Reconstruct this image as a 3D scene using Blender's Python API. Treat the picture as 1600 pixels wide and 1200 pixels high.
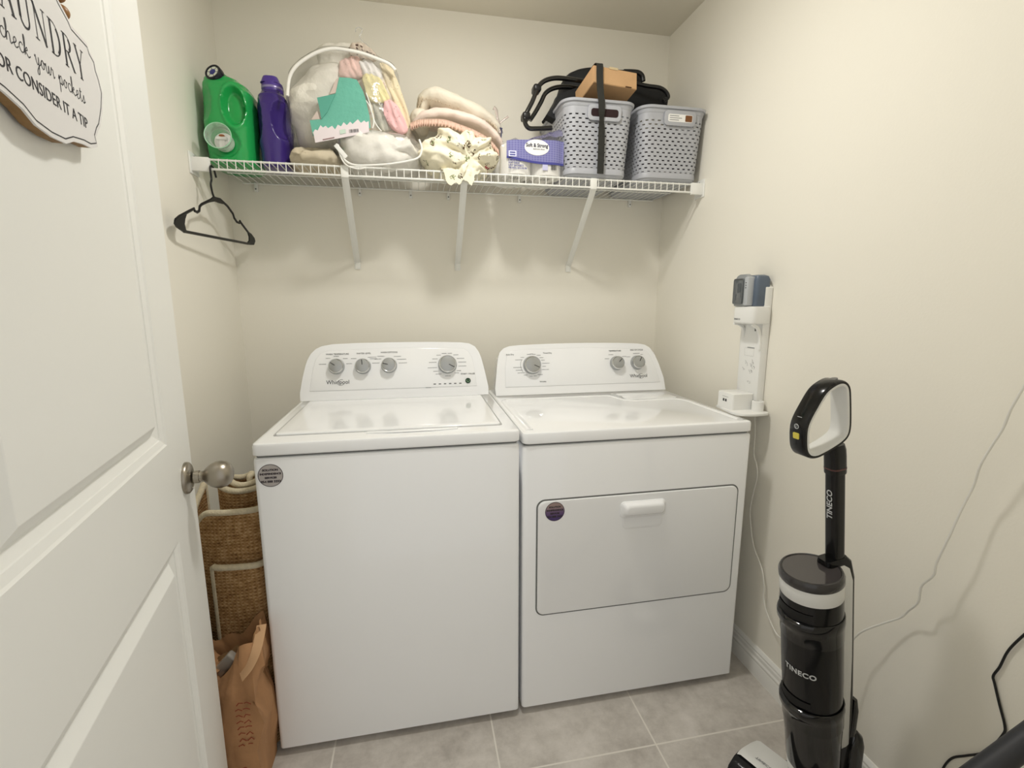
import bpy, bmesh, math, random
from mathutils import Vector, Matrix, noise, Euler
V = Vector
for o in list(bpy.data.objects):
    bpy.data.objects.remove(o)
SC = bpy.context.scene
COL = SC.collection
PI = math.pi
random.seed(7)

# ---------------------------------------------------------------- camera
CAM_POS = V((0.6942, -2.134, 1.2854))
YAW, PITCH, FPX = 0.1964, 0.1706, 747.97
_f = V((math.sin(YAW) * math.cos(PITCH), math.cos(YAW) * math.cos(PITCH), -math.sin(PITCH)))
_r = V((math.cos(YAW), -math.sin(YAW), 0))
_u = _r.cross(_f)
cam_data = bpy.data.cameras.new('camera')
cam_data.sensor_width = 36
cam_data.lens = FPX / 1600 * 36
cam_data.clip_start = 0.02
cam = bpy.data.objects.new('camera', cam_data)
COL.objects.link(cam)
cam.matrix_world = Matrix(((_r.x, _u.x, -_f.x, CAM_POS.x), (_r.y, _u.y, -_f.y, CAM_POS.y),
                           (_r.z, _u.z, -_f.z, CAM_POS.z), (0, 0, 0, 1)))
SC.camera = cam

# ---------------------------------------------------------------- light
world = bpy.data.worlds.new('world')
SC.world = world
world.use_nodes = True
world.node_tree.nodes['Background'].inputs[0].default_value = (1.0, 0.985, 0.955, 1)
world.node_tree.nodes['Background'].inputs[1].default_value = 0.38
ld = bpy.data.lights.new('ceiling_lamp', 'AREA')
ld.shape = 'DISK'
ld.size = 0.14
ld.energy = 4.1
ld.color = (1.0, 0.985, 0.95)
lamp = bpy.data.objects.new('ceiling_lamp', ld)
COL.objects.link(lamp)
lamp.location = (0.93, -0.95, 2.388)
gd = bpy.data.lights.new('ceiling_lamp_dome', 'POINT')      # sideways light of the same lamp's dome
gd.shadow_soft_size = 0.07
gd.energy = 2.2
gd.color = (1.0, 0.985, 0.95)
dome = bpy.data.objects.new('ceiling_lamp_dome', gd)
COL.objects.link(dome)
dome.location = (0.93, -0.95, 2.31)
SC.view_settings.view_transform = 'Standard'
SC.view_settings.look = 'None'
SC.view_settings.gamma = 1
SC.view_settings.use_curve_mapping = False
SC.view_settings.exposure = 0.97

# ---------------------------------------------------------------- helpers
def lin(c):
    return tuple(((x / 255 / 12.92) if x / 255 <= 0.04045 else ((x / 255 + 0.055) / 1.055) ** 2.4) for x in c) + (1,)

class NT:
    """small node builder"""
    def __init__(s, name):
        s.m = bpy.data.materials.new(name); s.m.use_nodes = True
        s.t = s.m.node_tree; s.b = s.t.nodes['Principled BSDF']; s.out = s.t.nodes['Material Output']
    def n(s, kind, **kw):
        x = s.t.nodes.new(kind)
        for k, v in kw.items(): setattr(x, k, v)
        return x
    def l(s, a, b): s.t.links.new(a, b)
    def coord(s, kind='Object', scale=(1, 1, 1)):
        c = s.n('ShaderNodeTexCoord'); m = s.n('ShaderNodeMapping'); m.inputs['Scale'].default_value = scale
        s.l(c.outputs[kind], m.inputs[0]); return m.outputs[0]
    def noise(s, scale, detail=4, rough=.55, vec=None):
        x = s.n('ShaderNodeTexNoise'); x.inputs['Scale'].default_value = scale
        x.inputs['Detail'].default_value = detail; x.inputs['Roughness'].default_value = rough
        s.l(vec if vec is not None else s.coord(), x.inputs['Vector']); return x.outputs['Fac']
    def math(s, op, a, b=None):
        x = s.n('ShaderNodeMath', operation=op)
        for i, v in enumerate((a, b)):
            if v is None: continue
            if isinstance(v, (int, float)): x.inputs[i].default_value = v
            else: s.l(v, x.inputs[i])
        return x.outputs[0]
    def ramp(s, fac, stops):
        x = s.n('ShaderNodeValToRGB'); cr = x.color_ramp
        while len(cr.elements) < len(stops): cr.elements.new(0.5)
        for e, (p, c) in zip(cr.elements, stops): e.position = p; e.color = c
        s.l(fac, x.inputs[0]); return x.outputs[0]
    def mix(s, fac, a, b):
        x = s.n('ShaderNodeMix', data_type='RGBA')
        if isinstance(fac, (int, float)): x.inputs[0].default_value = fac
        else: s.l(fac, x.inputs[0])
        for i, v in ((6, a), (7, b)):
            if isinstance(v, tuple): x.inputs[i].default_value = v
            else: s.l(v, x.inputs[i])
        return x.outputs[2]
    def bump(s, h, strength=.2, dist=.002):
        x = s.n('ShaderNodeBump'); x.inputs['Strength'].default_value = strength; x.inputs['Distance'].default_value = dist
        s.l(h, x.inputs['Height']); s.l(x.outputs[0], s.b.inputs['Normal'])

def mat(name, rgb, rough=.5, metal=0, bump=None, var=0, var_scale=6, coat=0, spec=.5, trans=0, ior=1.45, alpha=1, emit=None):
    k = NT(name); b = k.b
    c = lin(rgb)
    b.inputs['Base Color'].default_value = c
    b.inputs['Roughness'].default_value = rough
    b.inputs['Metallic'].default_value = metal
    b.inputs['Specular IOR Level'].default_value = spec
    b.inputs['Coat Weight'].default_value = coat
    b.inputs['Coat Roughness'].default_value = .05
    b.inputs['Transmission Weight'].default_value = trans
    b.inputs['IOR'].default_value = ior
    b.inputs['Alpha'].default_value = alpha
    if var:
        f = k.noise(var_scale, 5)
        d = tuple(max(0, x * (1 - var)) for x in c[:3]) + (1,)
        e = tuple(min(1, x * (1 + var)) for x in c[:3]) + (1,)
        k.l(k.ramp(f, [(.3, d), (.7, e)]), b.inputs['Base Color'])
    if bump:
        k.bump(k.noise(bump[0], 3), bump[1], bump[2] if len(bump) > 2 else .002)
    if emit:
        b.inputs['Emission Color'].default_value = lin(rgb); b.inputs['Emission Strength'].default_value = emit
    return k.m

def film(name, tint=(255, 255, 255), haze=.10, gloss=.55, bump=(60, .5, .002)):
    """thin clear plastic sheet: mostly see-through, a little milky, glossy"""
    k = NT(name); t = k.t
    tr = k.n('ShaderNodeBsdfTransparent'); tr.inputs[0].default_value = (.97, .97, .97, 1)
    df = k.n('ShaderNodeBsdfDiffuse'); df.inputs[0].default_value = lin(tint)
    gl = k.n('ShaderNodeBsdfGlossy'); gl.inputs['Roughness'].default_value = .12
    bp = k.n('ShaderNodeBump'); bp.inputs['Strength'].default_value = bump[1]; bp.inputs['Distance'].default_value = bump[2]
    k.l(k.noise(bump[0], 3), bp.inputs['Height'])
    k.l(bp.outputs[0], gl.inputs['Normal']); k.l(bp.outputs[0], df.inputs['Normal'])
    m1 = k.n('ShaderNodeMixShader'); m1.inputs[0].default_value = haze
    k.l(tr.outputs[0], m1.inputs[1]); k.l(df.outputs[0], m1.inputs[2])
    fr = k.n('ShaderNodeLayerWeight'); fr.inputs[0].default_value = .35; k.l(bp.outputs[0], fr.inputs['Normal'])
    fac = k.math('MULTIPLY', fr.outputs['Facing'], gloss)
    fac = k.math('ADD', fac, .04)
    m2 = k.n('ShaderNodeMixShader'); k.l(fac, m2.inputs[0])
    k.l(m1.outputs[0], m2.inputs[1]); k.l(gl.outputs[0], m2.inputs[2])
    k.l(m2.outputs[0], k.out.inputs[0])
    return k.m

def wm(p):
    m = p.matrix_basis.copy()
    while p.parent:
        p = p.parent; m = p.matrix_basis @ m
    return m

def obj(name, bm, m, parent=None, local=False, smooth=True, angle=38, label=None, uvkeep=True):
    me = bpy.data.meshes.new(name)
    bmesh.ops.recalc_face_normals(bm, faces=bm.faces)
    bm.to_mesh(me); bm.free()
    o = bpy.data.objects.new(name, me); COL.objects.link(o)
    for x in (m if isinstance(m, (list, tuple)) else [m]): me.materials.append(x)
    if smooth:
        me.polygons.foreach_set('use_smooth', [True] * len(me.polygons))
        me.set_sharp_from_angle(angle=math.radians(angle))
    if parent:
        o.parent = parent
        if not local: me.transform(wm(parent).inverted())
    if label: o['label'] = label
    return o

def thing(name, label, cat, loc=(0, 0, 0), group=None, M=None):
    o = bpy.data.objects.new(name, None); COL.objects.link(o)
    o.empty_display_size = .05
    if M is not None: o.matrix_basis = M
    else: o.location = loc
    tag(o, label, cat, group); return o

def tag(o, label, cat, group=None):
    o['label'] = label; o['category'] = cat
    if group: o['group'] = group
    return o

def struct(o):
    o['kind'] = 'structure'; return o

def merge(bm, b2, M=None):
    me = bpy.data.meshes.new('t'); b2.to_mesh(me); b2.free()
    if M is not None: me.transform(M)
    bm.from_mesh(me); bpy.data.meshes.remove(me)

def box(bm, c, s, bev=0, seg=2, M=None):
    b = bmesh.new(); bmesh.ops.create_cube(b, size=1)
    for v in b.verts: v.co = V((v.co.x * s[0], v.co.y * s[1], v.co.z * s[2]))
    if bev: bmesh.ops.bevel(b, geom=b.edges[:], offset=bev, segments=seg, affect='EDGES', profile=.5)
    for v in b.verts: v.co += V(c)
    merge(bm, b, M); return bm

def bx(x0, x1, y0, y1, z0, z1, bev=0, seg=2, bm=None, M=None):
    bm = bm or bmesh.new()
    return box(bm, ((x0 + x1) / 2, (y0 + y1) / 2, (z0 + z1) / 2), (x1 - x0, y1 - y0, z1 - z0), bev, seg, M)

def loft(bm, rings, cap0=True, cap1=True, closed=True, uv=None):
    vs = [[bm.verts.new(p) for p in r] for r in rings]
    n = len(rings[0]); fs = []
    for i in range(len(rings) - 1):
        for j in range(n if closed else n - 1):
            k = (j + 1) % n
            f = bm.faces.new((vs[i][j], vs[i][k], vs[i + 1][k], vs[i + 1][j])); fs.append((f, i, j))
    if uv:
        lay = bm.loops.layers.uv.verify()
        for f, i, j in fs:
            for lp, (a, b) in zip(f.loops, ((i, j), (i, j + 1), (i + 1, j + 1), (i + 1, j))): lp[lay].uv = uv(a, b)
    if cap0: bm.faces.new(list(reversed(vs[0])))
    if cap1: bm.faces.new(vs[-1])
    return bm

def rr(w, h, r, n=5):
    """rounded rectangle outline, counter-clockwise"""
    r = min(r, w / 2 - 1e-5, h / 2 - 1e-5); out = []
    for cx, cy, a0 in ((w / 2 - r, h / 2 - r, 0), (-w / 2 + r, h / 2 - r, 90), (-w / 2 + r, -h / 2 + r, 180), (w / 2 - r, -h / 2 + r, 270)):
        for i in range(n + 1):
            a = math.radians(a0 + 90 * i / n); out.append((cx + r * math.cos(a), cy + r * math.sin(a)))
    return out

def circ(r, n=24): return [(r * math.cos(2 * PI * i / n), r * math.sin(2 * PI * i / n)) for i in range(n)]

def prism(bm, outline, z0, z1, M=None, bev=0, seg=2):
    b = bmesh.new()
    f = b.faces.new([b.verts.new((x, y, z0)) for x, y in outline])
    g = bmesh.ops.extrude_face_region(b, geom=[f])
    for e in g['geom']:
        if isinstance(e, bmesh.types.BMVert): e.co.z = z1
    if bev:
        ed = [e for e in b.edges if abs(e.verts[0].co.z - e.verts[1].co.z) < 1e-7]
        bmesh.ops.bevel(b, geom=ed, offset=bev, segments=seg, affect='EDGES', profile=.5)
    bmesh.ops.recalc_face_normals(b, faces=b.faces)
    merge(bm, b, M); return bm

def ring2(bm, outer, inner, z0, z1, M=None, bev=0):
    """frame: extruded area between two outlines with equal vertex counts"""
    b = bmesh.new(); n = len(outer)
    lo = [[b.verts.new((x, y, z)) for x, y in o] for o, z in ((outer, z0), (outer, z1), (inner, z1), (inner, z0))]
    for i in range(4):
        for j in range(n):
            k = (j + 1) % n
            b.faces.new((lo[i][j], lo[i][k], lo[(i + 1) % 4][k], lo[(i + 1) % 4][j]))
    bmesh.ops.recalc_face_normals(b, faces=b.faces)
    if bev:
        ed = [e for e in b.edges if e.calc_face_angle(0) > 1.0]
        bmesh.ops.bevel(b, geom=ed, offset=bev, segments=2, affect='EDGES', profile=.5)
    merge(bm, b, M); return bm

def lathe(bm, prof, M=None, n=32):
    b = bmesh.new()
    rings = [[V((r * math.cos(2 * PI * i / n), r * math.sin(2 * PI * i / n), z)) for i in range(n)] for r, z in prof]
    loft(b, rings, False, False)
    bmesh.ops.remove_doubles(b, verts=b.verts, dist=1e-6)
    merge(bm, b, M); return bm

def spline(pts, n=8, closed=False):
    P = [V(p) for p in pts]; out = []; m = len(P)
    for i in range(m if closed else m - 1):
        if closed: a, b, c, d = P[i - 1], P[i], P[(i + 1) % m], P[(i + 2) % m]
        else: a, b, c, d = P[max(i - 1, 0)], P[i], P[i + 1], P[min(i + 2, m - 1)]
        for k in range(n):
            t = k / n
            out.append(.5 * ((2 * b) + (c - a) * t + (2 * a - 5 * b + 4 * c - d) * t * t + (3 * b - a - 3 * c + d) * t ** 3))
    if not closed: out.append(P[-1])
    return out

def sweep(bm, pts, sec, closed=False, up=None, cap=True, scale=None, M=None):
    """sweep a 2D section along a 3D path (parallel transport or fixed up)"""
    P = [V(p) for p in pts]; n = len(P); rings = []
    nrm = None
    for i in range(n):
        a = P[i - 1] if (i or closed) else P[i]; b = P[(i + 1) % n] if (i < n - 1 or closed) else P[i]
        t = (b - a).normalized()
        if up is not None:
            s = t.cross(V(up)).normalized(); w = s.cross(t).normalized()
        else:
            if nrm is None:
                nrm = t.orthogonal().normalized()
            nrm = (nrm - t * nrm.dot(t)).normalized()
            s = nrm; w = t.cross(s)
        k = scale(i / max(n - 1, 1)) if scale else 1
        rings.append([P[i] + s * x * k + w * y * k for x, y in sec])
    b = bmesh.new()
    if closed:
        rings.append(rings[0]); loft(b, rings, False, False); bmesh.ops.remove_doubles(b, verts=b.verts, dist=1e-6)
    else: loft(b, rings, cap, cap)
    merge(bm, b, M); return bm

def tube(bm, pts, r, n=10, **kw): return sweep(bm, pts, circ(r, n), **kw)

def frame(o, x, y):
    """matrix with origin o, local X along x, local Y along y"""
    x = V(x).normalized(); z = x.cross(V(y)).normalized(); y = z.cross(x)
    o = V(o)
    return Matrix(((x.x, y.x, z.x, o.x), (x.y, y.y, z.y, o.y), (x.z, y.z, z.z, o.z), (0, 0, 0, 1)))

def text(name, s, size, m, parent, M, sx=1, align='CENTER', shear=0, bold=0, spacing=1.0, label=None):
    cu = bpy.data.curves.new('t', 'FONT'); cu.body = s; cu.size = size; cu.align_x = align; cu.align_y = 'CENTER'
    cu.extrude = .0002; cu.shear = shear; cu.offset = bold; cu.resolution_u = 3; cu.space_character = spacing
    t = bpy.data.objects.new('t', cu); COL.objects.link(t)
    me = bpy.data.meshes.new_from_object(t.evaluated_get(bpy.context.evaluated_depsgraph_get()))
    bpy.data.objects.remove(t); bpy.data.curves.remove(cu)
    me.name = name; me.materials.clear(); me.materials.append(m)
    me.transform(M @ Matrix.Diagonal((sx, 1, 1, 1)))
    o = bpy.data.objects.new(name, me); COL.objects.link(o)
    if parent: o.parent = parent; me.transform(wm(parent).inverted())
    if label: o['label'] = label
    return o

def ribbon(bm, pts, w, z=0, M=None):
    """flat ink stroke in the XY plane"""
    P = [V((p[0], p[1], z)) for p in pts]; rows = []
    for i, p in enumerate(P):
        t = (P[min(i + 1, len(P) - 1)] - P[max(i - 1, 0)]).normalized(); s = V((-t.y, t.x, 0)) * w / 2
        rows.append((p + s, p - s))
    if M is not None: rows = [(M @ a, M @ b) for a, b in rows]
    vs = [(bm.verts.new(a), bm.verts.new(b)) for a, b in rows]
    for (a, b), (c, d) in zip(vs, vs[1:]): bm.faces.new((a, b, d, c))

def fbm(p, s, o=4): return noise.fractal(V(p) * s, 1.0, 2.0, o)
def ridge(p, s): return 1 - abs(noise.noise(V(p) * s)) * 2

def blob(center, rad, amp=.02, freq=8, fold=.0, ffreq=10, sub=5, flat=None, power=2.6, seed=0, clampf=None):
    """lump of soft fabric: superellipsoid with noise and sharp folds; flat = lowest z"""
    bm = bmesh.new(); bmesh.ops.create_icosphere(bm, subdivisions=sub, radius=1)
    c = V(center); sd = V((seed * 3.1, seed * 7.7, seed * 1.3))
    for v in bm.verts:
        n = v.co.normalized()
        k = (abs(n.x) ** power + abs(n.y) ** power + abs(n.z) ** power) ** (-1 / power)
        p = V((n.x * rad[0], n.y * rad[1], n.z * rad[2])) * k
        q = c + p + sd
        d = amp * fbm(q, freq) + fold * (ridge(q + V((0, 0, fbm(q, freq) * .06)), ffreq) - .5)
        nn = V((n.x / rad[0], n.y / rad[1], n.z / rad[2])).normalized()
        p = c + p + nn * d
        if flat is not None and p.z < flat: p.z = flat + (p.z - flat) * .03
        if clampf: p = clampf(p)
        v.co = p
    return bm

def ray(u, v): return _r * ((u - 800) / FPX) - _u * ((v - 600) / FPX) + _f
def at(u, v, x=None, y=None, z=None):
    """point of the room seen at a photo pixel on a plane x=, y= or z="""
    d = ray(u, v)
    t = ((x - CAM_POS.x) / d.x) if x is not None else ((y - CAM_POS.y) / d.y) if y is not None else ((z - CAM_POS.z) / d.z)
    return CAM_POS + d * t

# ---------------------------------------------------------------- materials
def wall_material(name, rgb):
    k = NT(name)
    k.b.inputs['Base Color'].default_value = lin(rgb); k.b.inputs['Roughness'].default_value = .75
    k.b.inputs['Specular IOR Level'].default_value = .25
    k.bump(k.noise(170, 2, .5), .12, .0015); return k.m
M_WALL = wall_material('wall_paint', (243, 239, 227))
M_CEIL = wall_material('ceiling_paint', (234, 229, 215))
M_TRIM = mat('trim_paint', (240, 239, 234), .35)
M_DOOR = mat('door_paint', (240, 240, 235), .38, bump=(90, .04, .001))
M_NICKEL = mat('brushed_nickel', (160, 153, 141), .33, 1, bump=(300, .05, .0005))
M_WHITE = mat('appliance_enamel', (249, 250, 251), .12, coat=.5)
M_WHITE2 = mat('appliance_plastic', (248, 249, 250), .14, coat=.4)
M_SEAM = mat('seam_grey', (112, 114, 112), .6)
M_GREYTXT = mat('grey_print', (120, 122, 124), .6)
M_DARKTXT = mat('dark_print', (60, 60, 62), .6)
M_BLACKTXT = mat('black_ink', (46, 46, 50), .7)
M_KNOB = mat('knob_grey', (176, 178, 178), .3, .55)
M_CHROME = mat('chrome', (215, 216, 216), .12, 1)
M_WIRE = mat('white_vinyl_wire', (238, 238, 232), .35)
M_BLACK = mat('black_plastic', (22, 22, 23), .35)
M_GLOSSBLACK = mat('gloss_black_plastic', (20, 20, 21), .1, coat=.6)
M_WPLAST = mat('white_plastic', (240, 240, 236), .3)
M_PAPERW = mat('white_paper', (244, 243, 240), .8)

def tile_material():
    k = NT('floor_tile')
    c = k.n('ShaderNodeTexCoord'); s = k.n('ShaderNodeSeparateXYZ'); k.l(c.outputs['Object'], s.inputs[0])
    def line(o, off, step, w):
        a = k.math('DIVIDE', k.math('SUBTRACT', o, off), step)
        fr = k.math('SUBTRACT', a, k.math('ROUND', a))
        return k.math('LESS_THAN', k.math('ABSOLUTE', fr), w / step / 2)
    g = k.math('MAXIMUM', line(s.outputs[0], 1.3459, .4632, .005), line(s.outputs[1], -1.031, .4632, .005))
    n1 = k.noise(5, 8, .62); n2 = k.noise(28, 6, .7)
    f = k.math('ADD', k.math('MULTIPLY', n1, .65), k.math('MULTIPLY', n2, .35))
    base = k.ramp(f, [(.34, lin((172, 165, 157))), (.52, lin((202, 196, 188))), (.68, lin((220, 214, 207)))])
    k.l(k.mix(g, base, lin((224, 219, 210))), k.b.inputs['Base Color'])
    k.b.inputs['Roughness'].default_value = .5
    k.bump(k.math('SUBTRACT', k.math('MULTIPLY', n2, .15), k.math('MULTIPLY', g, .6)), .35, .002); return k.m
M_TILE = tile_material()

# ---------------------------------------------------------------- room
XR, ZC, YF = 1.8214, 2.424, -1.83
struct(obj('floor', bx(-.12, XR + .12, -3.2, .12, -.1, 0), M_TILE))
struct(obj('ceiling', bx(-.12, XR + .12, YF - .12, .12, ZC, ZC + .1), M_CEIL))
struct(obj('wall_back', bx(-.12, XR + .12, 0, .12, 0, ZC), M_WALL))
struct(obj('wall_left', bx(-.12, 0, YF - .12, 0, 0, ZC), M_WALL))
struct(obj('wall_right', bx(XR, XR + .12, YF - .12, 0, 0, ZC), M_WALL))
b = bx(0, .30, YF - .12, YF, 0, ZC); bx(1.30, XR, YF - .12, YF, 0, ZC, bm=b); bx(.30, 1.30, YF - .12, YF, 2.06, ZC, bm=b)
struct(obj('wall_front', b, M_WALL))

def baseboard(name, p0, p1, nrm):
    """profiled baseboard from p0 to p1, projecting along nrm"""
    prof = [(0, 0), (.014, 0), (.0145, .048), (.0125, .054), (.0145, .060), (.0145, .064), (.011, .070), (.011, .082), (.0085, .087), (.0095, .093), (.006, .100), (.003, .1042), (0, .1042)]
    bm = bmesh.new(); n = V(nrm)
    loft(bm, [[V(p) + n * a + V((0, 0, z)) for a, z in prof] for p in (p0, p1)])
    return struct(obj(name, bm, M_TRIM, angle=20))
baseboard('baseboard_right', (XR, 0, 0), (XR, YF, 0), (-1, 0, 0))
baseboard('baseboard_back', (.0145, 0, 0), (XR - .0145, 0, 0), (0, -1, 0))
baseboard('baseboard_left', (0, 0, 0), (0, YF, 0), (1, 0, 0))

# ceiling lamp fixture (above the frame)
t = thing('ceiling_light', 'round white flush ceiling light above the machines', 'ceiling light', (.93, -.95, ZC))
b = bmesh.new(); lathe(b, [(.155, 0), (.155, -.012), (.145, -.024), (.118, -.026), (.118, -.018), (.155, 0)], Matrix.Translation((.93, -.95, ZC)), 48)
obj('trim_ring', b, M_WPLAST, t)
b = bmesh.new(); lathe(b, [(.117, -.004), (.117, -.022), (.0, -.024)], Matrix.Translation((.93, -.95, ZC)), 48)
obj('diffuser', b, mat('lamp_diffuser', (255, 246, 230), .5, emit=3), t)

# ---------------------------------------------------------------- open door at the left
TH = math.radians(9.79)
D = V((-math.sin(TH), math.cos(TH), 0)); N = V((math.cos(TH), math.sin(TH), 0))
KP = V((.2022, -1.0469, .915))
def dpt(s, z, out=0): return V((KP.x, KP.y, 0)) + D * s + N * out + V((0, 0, z))
S0, S1, HD = -.754, .056, 2.03
door = bmesh.new()
def dq(*p): door.faces.new([door.verts.new(dpt(*q)) for q in p])
pan = [(S0 + .146, S1 - .146, .185, .8165), (S0 + .146, S1 - .146, 1.0134, 1.89)]
xs = [S0, S0 + .146, S1 - .146, S1]; zs = [.012, .185, .8165, 1.0134, 1.89, HD]
for i in range(3):
    for j in range(5):
        if i == 1 and j in (1, 3):
            x0, x1, z0, z1 = xs[1], xs[2], zs[j], zs[j + 1]
            lv = [(0, 0), (.003, -.003), (.0135, -.0065), (.0145, -.0085), (.027, -.0145), (.029, -.0145), (.048, -.0015), (.0495, -.001)]
            for (a, da), (c, dc) in zip(lv, lv[1:]):
                A = [(x0 + a, z0 + a), (x1 - a, z0 + a), (x1 - a, z1 - a), (x0 + a, z1 - a)]
                C = [(x0 + c, z0 + c), (x1 - c, z0 + c), (x1 - c, z1 - c), (x0 + c, z1 - c)]
                for k in range(4):
                    l = (k + 1) % 4
                    dq((*A[k], da), (*A[l], da), (*C[l], dc), (*C[k], dc))
            a, da = lv[-1]
            dq((x0 + a, z0 + a, da), (x1 - a, z0 + a, da), (x1 - a, z1 - a, da), (x0 + a, z1 - a, da))
        else:
            dq((xs[i], zs[j], 0), (xs[i + 1], zs[j], 0), (xs[i + 1], zs[j + 1], 0), (xs[i], zs[j + 1], 0))
T = -.035
dq((S0, zs[0], T), (S1, zs[0], T), (S1, HD, T), (S0, HD, T))
dq((S1, zs[0], 0), (S1, zs[0], T), (S1, HD, T), (S1, HD, 0)); dq((S0, zs[0], 0), (S0, zs[0], T), (S0, HD, T), (S0, HD, 0))
dq((S0, zs[0], 0), (S1, zs[0], 0), (S1, zs[0], T), (S0, zs[0], T)); dq((S0, HD, 0), (S1, HD, 0), (S1, HD, T), (S0, HD, T))
bmesh.ops.remove_doubles(door, verts=door.verts, dist=1e-5)
door1 = struct(obj('door_1', door, M_DOOR, angle=9))
MK = frame(dpt(0, .915), D, (0, 0, 1))
if MK.to_3x3().col[2].dot(N) < 0: MK = frame(dpt(0, .915), -D, (0, 0, 1))
kb = bmesh.new()
lathe(kb, [(.0, .0900), (.011, .0890), (.0205, .0845), (.0272, .076), (.0296, .066), (.0288, .057), (.0245, .047), (.0175, .0385), (.0125, .034), (.0110, .030), (.0113, .026), (.0135, .0255), (.0135, .016), (.0, .015)], MK)
knob = obj('door_knob', kb, M_NICKEL, door1)
kb = bmesh.new()
lathe(kb, [(.0, .013), (.014, .013), (.018, .0125), (.029, .0095), (.0325, .007), (.034, .003), (.034, 0)], MK)
obj('rose', kb, M_NICKEL, knob)
kb = bmesh.new(); lathe(kb, [(0, .0008), (.0032, .0006), (.0035, 0)], MK @ Matrix.Translation((0, -.0225, .0112)), 12)
obj('screw', kb, M_CHROME, knob)
kb = bmesh.new(); 
prism(kb, rr(.025, .057, .003), 0, .0015, frame(dpt(S1 + .0002, .915, -.0175), N, (0, 0, 1)))
obj('latch_plate', kb, M_NICKEL, door1)

# sign hanging on the door
CS = -.411
sign = thing('hanging_sign', 'white scalloped wooden sign with black lettering hanging on the open door', 'sign', dpt(CS, 1.56, .0))
half = [(0, 1.4723), (.033, 1.4781 - .0035), (.055, 1.4835), (.085, 1.4885), (.106, 1.4897), (.128, 1.4972), (.1265, 1.509), (.136, 1.520), (.146, 1.5285), (.163, 1.5556), (.1728, 1.5811), (.166, 1.600), (.160, 1.607), (.158, 1.6187), (.1443, 1.625), (.1385, 1.6328), (.094, 1.6338), (.0889, 1.6391), (.068, 1.6486), (.04, 1.672), (.015, 1.690), (0, 1.693)]
MS = frame(dpt(CS, 0, 0), -D, (0, 0, 1))
if MS.to_3x3().col[2].dot(N) < 0: MS = frame(dpt(CS, 0, 0), D, (0, 0, 1))
SX = 1 if MS.to_3x3().col[0].dot(D) > 0 else -1
outl = [(x, z) for x, z in half] + [(-x, z) for x, z in reversed(half[1:-1])]
M_SIGN = mat('sign_white', (226, 224, 222), .6, bump=(120, .05, .001))
M_PLY = mat('plywood_edge', (140, 108, 66), .7, var=.25, var_scale=40)
b = bmesh.new(); prism(b, outl, .004, .0155, MS); obj('backing_board', b, M_PLY, sign)
b = bmesh.new(); prism(b, outl, .0155, .018, MS); obj('face_board', b, M_SIGN, sign)
def inset(o, k, zc=1.583):
    r_ = []; n = len(o)
    for i in range(n):
        p, q = V(o[i - 1]), V(o[(i + 1) % n]); t = (q - p).normalized(); r_.append((o[i][0] - t.y * k, o[i][1] + t.x * k))
    return r_
b = bmesh.new(); ins = inset(outl, .0055); ribbon(b, ins + [ins[0]], .0014, .0183, MS); obj('border_line', b, M_BLACKTXT, sign)
b = bmesh.new()
# condensed serif capitals, strokes as (points, width) in a box 1 high
def arc(cx, cy, rx, ry, a0, a1, n=12): return [(cx + rx * math.cos(math.radians(a0 + (a1 - a0) * i / n)), cy + ry * math.sin(math.radians(a0 + (a1 - a0) * i / n))) for i in range(n + 1)]
TK, TN = .115, .04
SER = {
 'L': (.60, [([(.16, 0), (.16, 1)], TK), ([(.05, .985), (.28, .985)], TN), ([(.05, .015), (.56, .015)], TN), ([(.56, .0), (.56, .22)], TN)]),
 'A': (.78, [([(.12, .0), (.38, 1)], TN), ([(.37, 1), (.66, 0)], TK), ([(.20, .34), (.54, .34)], TN), ([(.03, .015), (.22, .015)], TN), ([(.54, .015), (.78, .015)], TN)]),
 'U': (.78, [([(.17, 1), (.17, .25)] + arc(.40, .25, .23, .24, 180, 360) + [(.63, 1)], .07), ([(.17, 1), (.17, .2)], TK), ([(.05, .985), (.29, .985)], TN), ([(.54, .985), (.73, .985)], TN)]),
 'N': (.84, [([(.16, 0), (.16, 1)], TN), ([(.13, 1), (.68, 0)], TK), ([(.68, 0), (.68, 1)], TN), ([(.05, .015), (.27, .015)], TN), ([(.58, .985), (.79, .985)], TN), ([(.03, .985), (.2, .985)], TN)]),
 'D': (.80, [([(.17, 0), (.17, 1)], TK), ([(.05, .985), (.3, .985)] + arc(.30, .5, .40, .485, 90, -90) + [(.05, .015)], TN), (arc(.32, .5, .36, .44, 55, -55), TK)]),
 'R': (.78, [([(.17, 0), (.17, 1)], TK), ([(.05, .985), (.3, .985)] + arc(.32, .74, .28, .245, 90, -90) + [(.17, .49)], TN), (arc(.32, .74, .25, .21, 55, -55), TK), ([(.36, .49), (.70, .0)], TK), ([(.05, .015), (.29, .015)], TN), ([(.62, .015), (.78, .015)], TN)]),
 'Y': (.74, [([(.12, 1), (.37, .45)], TK), ([(.64, 1), (.37, .45)], TN), ([(.37, .48), (.37, 0)], TK), ([(.02, .985), (.24, .985)], TN), ([(.53, .985), (.74, .985)], TN), ([(.26, .015), (.48, .015)], TN)])}
H = .0385; x = -.094; zb = 1.5745
for ch in 'LAUNDRY':
    w, st = SER[ch]
    for pts, wd in st: ribbon(b, [(x + px * H * .96, zb + py * H) for px, py in pts], wd * H * .9, .0183, MS)
    x += w * H * .96 + .0028
obj('lettering', b, M_BLACKTXT, sign)
b = bmesh.new()
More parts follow.
